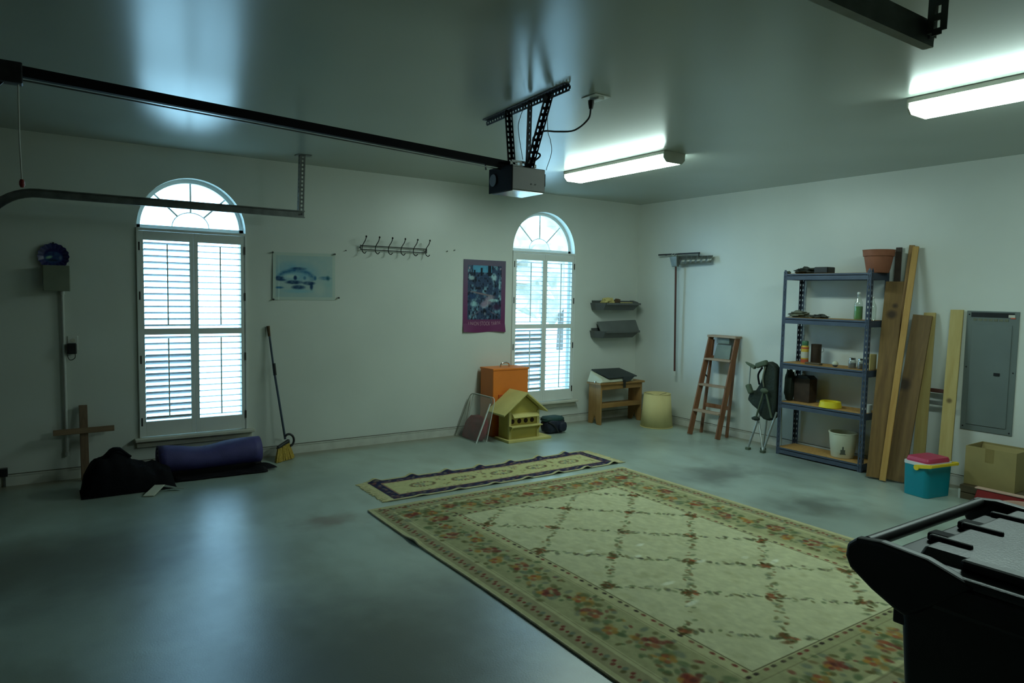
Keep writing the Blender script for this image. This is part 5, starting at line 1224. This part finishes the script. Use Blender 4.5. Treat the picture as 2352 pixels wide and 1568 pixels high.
obj('side', MB().box((CX1-wt, CY0, CZ0), (CX1, CY1, CZ1)), 'cardboard', bx, world=True)
obj('side', MB().box((CX0+wt, CY0, CZ0), (CX1-wt, CY0+wt, CZ1)), 'cardboard', bx, world=True)
obj('side', MB().box((CX0+wt, CY1-wt, CZ0), (CX1-wt, CY1, CZ1)), 'cardboard', bx, world=True)
obj('bottom', MB().box((CX0+wt, CY0+wt, CZ0), (CX1-wt, CY1-wt, CZ0+wt)), 'cardboard', bx, world=True)
obj('inner_flap', MB().hexa([(CX1-0.02, CY0+0.01, 0.405), (CX1-0.012, CY0+0.01, 0.405), (CX1-0.012, CY1-0.01, 0.405), (CX1-0.02, CY1-0.01, 0.405), (CX1-0.10, CY0+0.02, 0.30), (CX1-0.092, CY0+0.02, 0.30), (CX1-0.092, CY1-0.02, 0.30), (CX1-0.10, CY1-0.02, 0.30)]), 'cardboard', bx, world=True)
obj('tape', MB().box((CX0-0.0012, 2.27, 0.31), (CX0-0.0002, 2.33, CZ1)), 'card_tape', bx, world=True)
rd = thing('red_tub', 'dark red shallow plastic tub on edge in front of the cardboard box', 'tub', (6.01, 2.1, 0))
obj('shell', MB().hexa([(5.985, 1.72, 0.002), (6.040, 1.72, 0.002), (6.040, 2.345, 0.002), (5.985, 2.345, 0.002), (6.005, 1.72, 0.118), (6.046, 1.72, 0.118), (6.046, 2.325, 0.118), (6.005, 2.325, 0.118)]), 'red_plastic', rd, world=True, bev=0.008)
obj('rim', MB().box((5.998, 1.70, 0.116), (6.052, 2.340, 0.128)), 'pale_pink', rd, world=True, bev=0.004)
pk = thing('pink_basin', 'pale pink plastic basin on the floor behind the black cart', 'basin', (5.80, 1.93, 0))
obj('basin', MB().lathe([(0.13, 0.001), (0.16, 0.10), (0.17, 0.10), (0.17, 0.106), (0.150, 0.106), (0.125, 0.01)], 32), 'pale_pink', pk, smooth=40)

# ------------------------------------------------------------------ rugs
def hashrand(*k):
    return random.Random(hash(k) & 0xffffffff).random()
def paint_rug_metric(X, Y, W, L):
    """X,Y in metres from the rug's near-left corner"""
    U, V = X/W, Y/L
    n = vnoise(U, V, 14, 41, 3); nf = vnoise(U, V, 90, 42, 2); nm = vnoise(U, V, 40, 43, 2)
    c = np.ones(X.shape+(3,))*np.array([0.70, 0.68, 0.50])
    dx = np.minimum(X, W-X); dy = np.minimum(Y, L-Y); d = np.minimum(dx, dy)
    c = mixc(c, (0.56, 0.53, 0.39), ((d > 0.03) & (d < 0.135)).astype(float)*0.8)
    c = mixc(c, (0.60, 0.59, 0.42), ((d > 0.165) & (d < 0.44)).astype(float)*(0.75+0.25*n))
    fld = ((dx > 0.525) & (dy > 0.45)).astype(float)
    return c, d, dx, dy, fld, n, nf, nm
RX0, RX1, RY0, RY1 = 1.905, 4.355, 1.270, 4.550
W_, L_ = RX1-RX0, RY1-RY0
step = 0.0065
nx, ny = int(W_/step), int(L_/step)
xs = np.linspace(0, W_, nx+1); ys = np.linspace(0, L_, ny+1); XX, YY = np.meshgrid(xs, ys)
c, d, dx, dy, fld, n_, nf, nm = paint_rug_metric(XX, YY, W_, L_)
def stamp(c, x, y, r, col, k=0.9, asp=1.0, ang=0.0, soft=0.5):
    """soft oval dab of colour"""
    R_ = r*max(asp, 1/asp if asp < 1 else asp)*1.3
    i0, i1 = np.searchsorted(xs, x-R_), np.searchsorted(xs, x+R_); j0, j1 = np.searchsorted(ys, y-R_), np.searchsorted(ys, y+R_)
    if i1 <= i0 or j1 <= j0: return
    sx, sy = XX[j0:j1, i0:i1], YY[j0:j1, i0:i1]
    w = ell(sx, sy, x, y, r*asp, r, soft, ang)*k*(0.45+0.8*nf[j0:j1, i0:i1])
    c[j0:j1, i0:i1] = mixc(c[j0:j1, i0:i1], col, w)
RED, RUST, OLV, GRN, GRY, ORG, DRK, BRN = (0.44, 0.18, 0.14), (0.58, 0.30, 0.17), (0.33, 0.31, 0.16), (0.32, 0.38, 0.24), (0.40, 0.43, 0.36), (0.64, 0.45, 0.18), (0.20, 0.16, 0.13), (0.40, 0.28, 0.15)
rg = random.Random(5)
EX, EY = 0.525, 0.45      # border widths on the long and the short sides
def sides():
    yield 'L', L_, lambda s, o: (o*1.0, s), 0
    yield 'R', L_, lambda s, o: (W_-o, s), 0
    yield 'N', W_, lambda s, o: (s, o*EY/EX), 1
    yield 'F', W_, lambda s, o: (s, L_-o*EY/EX), 1
for nm_, LEN, P, hor in sides():
    A = 0 if not hor else PI/2
    # outer guard: red pair + green leaf pair
    s = 0.10
    while s < LEN-0.08:
        for (ds, o, col, r) in ((0, 0.070, RED, 0.014), (0.018, 0.092, RED, 0.013), (0.050, 0.066, OLV, 0.016), (0.062, 0.090, GRY, 0.017), (0.086, 0.078, RED, 0.011)):
            x, y = P(s+ds, o); stamp(c, x, y, r, col, 0.95, 1.25, A)
        s += 0.118
    # inner guard: dark dash pairs
    s = 0.47
    while s < LEN-0.44:
        for ds in (0, 0.05):
            x, y = P(s+ds, 0.500); stamp(c, x, y, 0.013, DRK if rg.random() < 0.6 else RED, 1.0, 1.5, PI/2 if not hor else 0)
        s += 0.118
    # main border flowers
    s = 0.20; k = 0
    while s < LEN-0.15:
        o = 0.30+0.05*math.sin(k*2.1)
        big = k % 2 == 0
        col = (RED, RUST, ORG)[k % 3]
        x, y = P(s, o)
        if big:
            for q in range(12):
                a = 2*PI*q/12; rr = rg.uniform(0.05, 0.12)
                stamp(c, x+rr*math.cos(a), y+rr*math.sin(a), rg.uniform(0.014, 0.028), (GRN, OLV, GRY)[q % 3], 0.75, rg.uniform(1, 1.9), rg.uniform(0, PI))
            for q in range(7):
                a = 2*PI*q/7; rr = rg.uniform(0.015, 0.048); stamp(c, x+rr*math.cos(a)*1.3, y+rr*math.sin(a), rg.uniform(0.016, 0.030), (RED, RUST, RED, ORG)[q % 4], 0.85, rg.uniform(1, 1.6), rg.uniform(0, PI))
            stamp(c, x+rg.uniform(-.015, .015), y+rg.uniform(-.015, .015), 0.018, DRK, 0.35)
        else:
            for q in range(16):
                a = rg.uniform(0, 2*PI); rr = rg.uniform(0.02, 0.13)
                stamp(c, x+rr*math.cos(a), y+rr*math.sin(a), rg.uniform(0.012, 0.030), (GRN, OLV, GRY, ORG, GRN)[q % 5], 0.7, rg.uniform(1, 2), rg.uniform(0, PI))
            for q in range(5):
                a = 2*PI*q/5; stamp(c, x+0.025*math.cos(a), y+0.025*math.sin(a), 0.022, (ORG, RUST)[q % 2], 0.85)
        for q in range(7):
            oo = rg.uniform(0.19, 0.43); x2, y2 = P(s+rg.uniform(0.04, 0.2), oo)
            stamp(c, x2, y2, rg.uniform(0.010, 0.020), (RED, GRN, BRN, OLV)[q % 4], 0.7, rg.uniform(1, 1.8), rg.uniform(0, PI))
        s += 0.165+0.02*math.sin(k*1.7); k += 1
    # thin lines beside the main border
# fine lines
for off, kk in ((0.155, 0.28), (0.448, 0.28), (0.525, 0.85)):
    oy = off*EY/EX
    ln = (np.abs(dx-off) < 0.004)*(dy > oy-0.004) + (np.abs(dy-oy) < 0.004)*(dx > off-0.004)
    c = mixc(c, (0.30, 0.27, 0.17), np.clip(ln, 0, 1)*kk)
# field: clear the ground, then the diamond lattice of leafy vines
c = mixc(c, (0.75, 0.74, 0.58), fld*(0.90+0.1*n_))
c = mixc(c, (0.62, 0.60, 0.42), fld*np.clip((nm-0.55)*2.5, 0, 1)*0.35)
NX, NY = 3.14-RX0, 2.685-RY0
for i in range(-3, 4):
    for j in range(-6, 7):
        if (i+j) % 2: continue
        x0, y0 = NX+i*0.333, NY+j*0.290
        def infield(x, y): return EX+0.012 < x < W_-EX-0.012 and EY+0.012 < y < L_-EY-0.012
        for sx in (1, -1):
            for q in range(26):
                t = q/26; x, y = x0+0.333*sx*t, y0+0.290*t
                ox, oy = rg.uniform(-0.024, 0.024), rg.uniform(-0.024, 0.024)
                if not infield(x+ox, y+oy): continue
                near = min(t, 1-t)
                col = ((OLV, BRN, GRY, GRN) if sx > 0 else (GRY, GRN, DRK, OLV))[q % 4]
                if rg.random() < (0.85 if sx < 0 else 0.78): stamp(c, x+ox, y+oy, rg.uniform(0.008, 0.017), col, 0.62, rg.uniform(1.2, 2.4), rg.uniform(0, PI))
        if infield(x0, y0):
            for q in range(14):
                a = rg.uniform(0, 2*PI); rr = rg.uniform(0, 0.05)
                stamp(c, x0+rr*math.cos(a), y0+rr*math.sin(a), rg.uniform(0.010, 0.020), ((0.24, 0.19, 0.05), BRN, OLV, RUST)[q % 4], 0.85, rg.uniform(1, 2), rg.uniform(0, PI))
for _ in range(9):   # worn pale scuffs
    x, y = rg.uniform(0.7, W_-0.7), rg.uniform(0.6, 2.0); stamp(c, x, y, 0.022, (0.86, 0.86, 0.76), 0.8, rg.uniform(1, 3.5), rg.uniform(-0.3, 0.3))
c *= (0.93+0.14*nf)[..., None]
g_ = c.mean(-1, keepdims=True); c = g_ + (c-g_)*0.97
rug_rgb = c
rug = thing('area_rug', 'large cream rug with floral border and trellis of vines', 'rug', ((RX0+RX1)/2, (RY0+RY1)/2, 0))
def rugpos(u, v):
    e = 0.010*math.exp(-((v-0.78)/0.018)**2)*math.exp(-(u/0.02)**2)*1.6
    return (RX0+W_*u-0.012*math.sin(v*9)*(1-u)*0.6, RY0+L_*v+0.010*math.sin(u*6)*v, 0.011+e)
def sheet_from(rgb, pos, nx, ny):
    col = np.clip(rgb, 0, 1); lin = np.where(col <= 0.04045, col/12.92, ((col+0.055)/1.055)**2.4)
    u = np.linspace(0, 1, nx+1); v = np.linspace(0, 1, ny+1); U, V = np.meshgrid(u, v)
    m = MB(); m.v = [pos(a, b) for a, b in zip(U.ravel().tolist(), V.ravel().tolist())]
    i = np.arange((nx+1)*(ny+1)).reshape(ny+1, nx+1)
    m.f = np.stack([i[:-1, :-1], i[:-1, 1:], i[1:, 1:], i[1:, :-1]], -1).reshape(-1, 4).tolist()
    return m, lin.reshape(-1, 3)
m_, cl = sheet_from(rug_rgb, rugpos, nx, ny)
obj('pile', m_, 'rug', rug, world=True, colors=cl, smooth=60)
loop = [rugpos(t, 0) for t in np.linspace(0, 1, 40)] + [rugpos(1, t) for t in np.linspace(0, 1, 50)[1:]] + [rugpos(t, 1) for t in np.linspace(1, 0, 40)[1:]] + [rugpos(0, t) for t in np.linspace(1, 0, 50)[1:-1]]
cen = ((RX0+RX1)/2, (RY0+RY1)/2)
obj('binding', MB().tube([(x, y, min(z, 0.03)-0.004) for x, y, z in loop+loop[:1]], 0.0065, 8, False), 'rug_edge', rug, world=True, smooth=60)

# runner
QX0, QX1, QY0, QY1 = 2.155, 4.450, 4.685, 5.235
W2, L2 = QX1-QX0, QY1-QY0
nx2, ny2 = int(W2/0.0075), int(L2/0.0075)
xs = np.linspace(0, W2, nx2+1); ys = np.linspace(0, L2, ny2+1); XX, YY = np.meshgrid(xs, ys)
U, V = XX/W2, YY/L2
nf = vnoise(U, V, 80, 52, 2)
dx, dy = np.minimum(XX, W2-XX), np.minimum(YY, L2-YY); d = np.minimum(dx, dy)
c = np.ones(XX.shape+(3,))*np.array([0.72, 0.70, 0.50])
NAVY, PLUM, ROSE = (0.13, 0.14, 0.26), (0.30, 0.16, 0.19), (0.52, 0.35, 0.30)
c = mixc(c, NAVY, ((d > 0.018) & (d < 0.100)).astype(float)*0.95)
def along(x, y): return x if False else 0
for side in range(4):
    LEN = W2 if side < 2 else L2; s = 0.03; k = 0
    while s < LEN-0.02:
        o = 0.058+0.02*math.sin(k*1.9)
        x, y = [(s, o), (s, L2-o), (o, s), (W2-o, s)][side]
        stamp(c, x, y, 0.017, (PLUM, ROSE, (0.50, 0.45, 0.36))[k % 3], 0.9, 1.5, rg.uniform(0, PI)); k += 1; s += 0.034
c = mixc(c, ROSE, ((d > 0.104) & (d < 0.116)).astype(float)*0.7)
for k in range(90):
    s = rg.uniform(0.13, W2-0.13); o = 0.128; x, y = (s, o) if k % 2 else (s, L2-o)
    stamp(c, x, y, 0.010, (ROSE, GRY, OLV)[k % 3], 0.6, 1.5)
for k in range(5):
    cx, cy = W2*(0.17+0.165*k), L2/2
    for q in range(22):
        a = 2*PI*q/22; stamp(c, cx+0.085*math.cos(a)*1.2, cy+0.055*math.sin(a), 0.014, (PLUM, OLV, GRY, BRN)[q % 4], 0.85, 1.4, a)
    for q in range(8): stamp(c, cx+rg.uniform(-.07, .07), cy+rg.uniform(-.035, .035), 0.014, ((0.30, 0.38, 0.42), GRY, ROSE)[q % 3], 0.8, 1.5)
    mx_ = W2*(0.2525+0.165*k)
    for q in range(12): stamp(c, mx_+rg.uniform(-.045, .045), cy+rg.choice((-1, 1))*rg.uniform(0.03, 0.11), rg.uniform(0.009, 0.015), (OLV, ROSE, GRY, BRN)[q % 4], 0.7, 1.7, rg.uniform(0, PI))
c *= (0.92+0.16*nf)[..., None]
rn = thing('runner_rug', 'narrow cream runner with navy border and fringed ends', 'runner', ((QX0+QX1)/2, (QY0+QY1)/2, 0))
def runpos(u, v):
    x = QX0+W2*u; ed = abs(v-0.5)*2
    rip = max(0, math.sin(x*19+3*v))**3*0.024*max(0, (ed-0.55)/0.45)*(0.25+0.75*u if v < 0.5 else 1.0)
    return (x, QY0+L2*v+0.012*math.sin(u*7+1)*(1 if v > .5 else 0.5), 0.008+rip)
m_, cl = sheet_from(c, runpos, nx2, ny2)
obj('pile', m_, 'rug', rn, world=True, colors=cl, smooth=60)
loop = [runpos(t, 0) for t in np.linspace(0, 1, 120)] + [runpos(1, t) for t in np.linspace(0, 1, 12)[1:]] + [runpos(t, 1) for t in np.linspace(1, 0, 120)[1:]] + [runpos(0, t) for t in np.linspace(1, 0, 12)[1:-1]]
obj('binding', MB().tube([(x, y, z-0.002) for x, y, z in loop+loop[:1]], 0.005, 6, False), 'rug_edge', rn, world=True, smooth=60)
for end, x0, sg in ((0, QX0, -1), (1, QX1, 1)):
    mb = MB()
    for k in range(130):
        y = QY0+L2*(k+0.5)/130; l = rg.uniform(0.055, 0.085)
        mb.bar((x0, y, 0.008), (x0+sg*l, y+rg.uniform(-0.01, 0.01), 0.003), 0.006, 0.004, (0, 1, 0))
    o = obj('fringe', mb, 'fringe', rn, world=True); o['kind'] = 'stuff'

# ------------------------------------------------------------------ wheeled refuse cart in the foreground
ct = thing('refuse_cart', 'black wheeled refuse cart with ribbed lid in the right foreground', 'refuse cart', (1.90, 0.38, 0))
def cp(name, mb, m, **k): return obj(name, mb, m, ct, world=True, **k)
bx0, bx1, by0, by1 = 1.590, 2.220, 0.015, 0.765
TZ = 0.955
cp('body', MB().hexa([(bx0+0.06, by0+0.13, 0.05), (bx1-0.06, by0+0.13, 0.05), (bx1-0.06, by1-0.05, 0.05), (bx0+0.06, by1-0.05, 0.05),
                      (bx0, by0, TZ), (bx1, by0, TZ), (bx1, by1, TZ), (bx0, by1, TZ)]), 'cart', bev=0.022, segs=4, smooth=40)
cp('rim', MB().box((bx0-0.014, by0-0.025, TZ-0.055), (bx1+0.028, by1+0.004, TZ+0.012)), 'cart', bev=0.012, segs=3)
# lid: rounded slab with raised border, ribs and slots
lx0, lx1, ly0, ly1 = 1.580, 2.250, -0.030, 0.752
LZ = 0.985
cp('lid', MB().box((lx0, ly0, TZ+0.008), (lx1, ly1, LZ)), 'lid', bev=0.010, segs=3)
cp('lid_crown', MB().hexa([(lx0+0.055, ly0+0.05, LZ-0.002), (lx1-0.055, ly0+0.05, LZ-0.002), (lx1-0.055, ly1-0.005, LZ-0.002), (lx0+0.055, ly1-0.005, LZ-0.002),
                           (lx0+0.085, ly0+0.08, LZ+0.020), (lx1-0.085, ly0+0.08, LZ+0.020), (lx1-0.085, ly1-0.008, LZ+0.020), (lx0+0.085, ly1-0.008, LZ+0.020)]), 'lid', bev=0.008, segs=3)
for x in (1.735, 1.900, 2.065): cp('rib', MB().box((x-0.007, 0.672, LZ+0.012), (x+0.007, ly1+0.012, LZ+0.029)), 'cart', bev=0.005)
for ya, yb in ((0.30, 0.47), (0.50, 0.655), (0.06, 0.27)): 
    cp('slot', MB().box((lx0+0.048, ya, LZ-0.001), (lx0+0.088, yb, LZ+0.024)), 'cart', bev=0.008)
    cp('slot', MB().box((lx1-0.088, ya, LZ-0.001), (lx1-0.048, yb, LZ+0.024)), 'cart', bev=0.008)
# handle at the back with two side cheeks
for x in (1.592, 2.205):
    cp('handle_cheek', MB().prism([(0.60, 0.975), (0.70, 1.005), (0.80, 1.012), (0.855, 1.005), (0.878, 0.985), (0.880, 0.955), (0.868, 0.930), (0.815, 0.895), (0.760, 0.868), (0.735, 0.860), (0.66, 0.92)], 'X', x-0.018, x+0.018), 'cart', bev=0.010, segs=3)
cp('handle_bar', MB().tube([(1.60, 0.838, 0.994), (2.20, 0.838, 0.994)], 0.015, 14), 'cart', smooth=50)
cp('hinge_shield', MB().hexa([(1.61, 0.735, 0.93), (2.19, 0.735, 0.93), (2.19, 0.80, 0.945), (1.61, 0.80, 0.945), (1.61, 0.745, 0.975), (2.19, 0.745, 0.975), (2.19, 0.815, 0.975), (1.61, 0.815, 0.975)]), 'cart', bev=0.006)
for x in (1.82, 1.98): cp('hinge', MB().box((x-0.022, 0.735, 0.975), (x+0.022, 0.800, 0.996)), 'motor_dark', bev=0.006)
for x in (1.612, 2.185): cp('back_rib', MB().box((x-0.010, by1-0.02, 0.828), (x+0.010, by1+0.010, 0.905)), 'cart', bev=0.004)
for x in (bx0+0.015, bx1-0.015):
    wl_ = cp('wheel', MB().lathe([(0.05, -0.03), (0.135, -0.03), (0.145, -0.02), (0.145, 0.02), (0.135, 0.03), (0.05, 0.03)], 28, (x, 0.665, 0.145), 'X'), 'mat_black', smooth=40)
cp('axle', MB().tube([(bx0-0.01, 0.665, 0.145), (bx1+0.01, 0.665, 0.145)], 0.012, 10), 'galv', smooth=50)
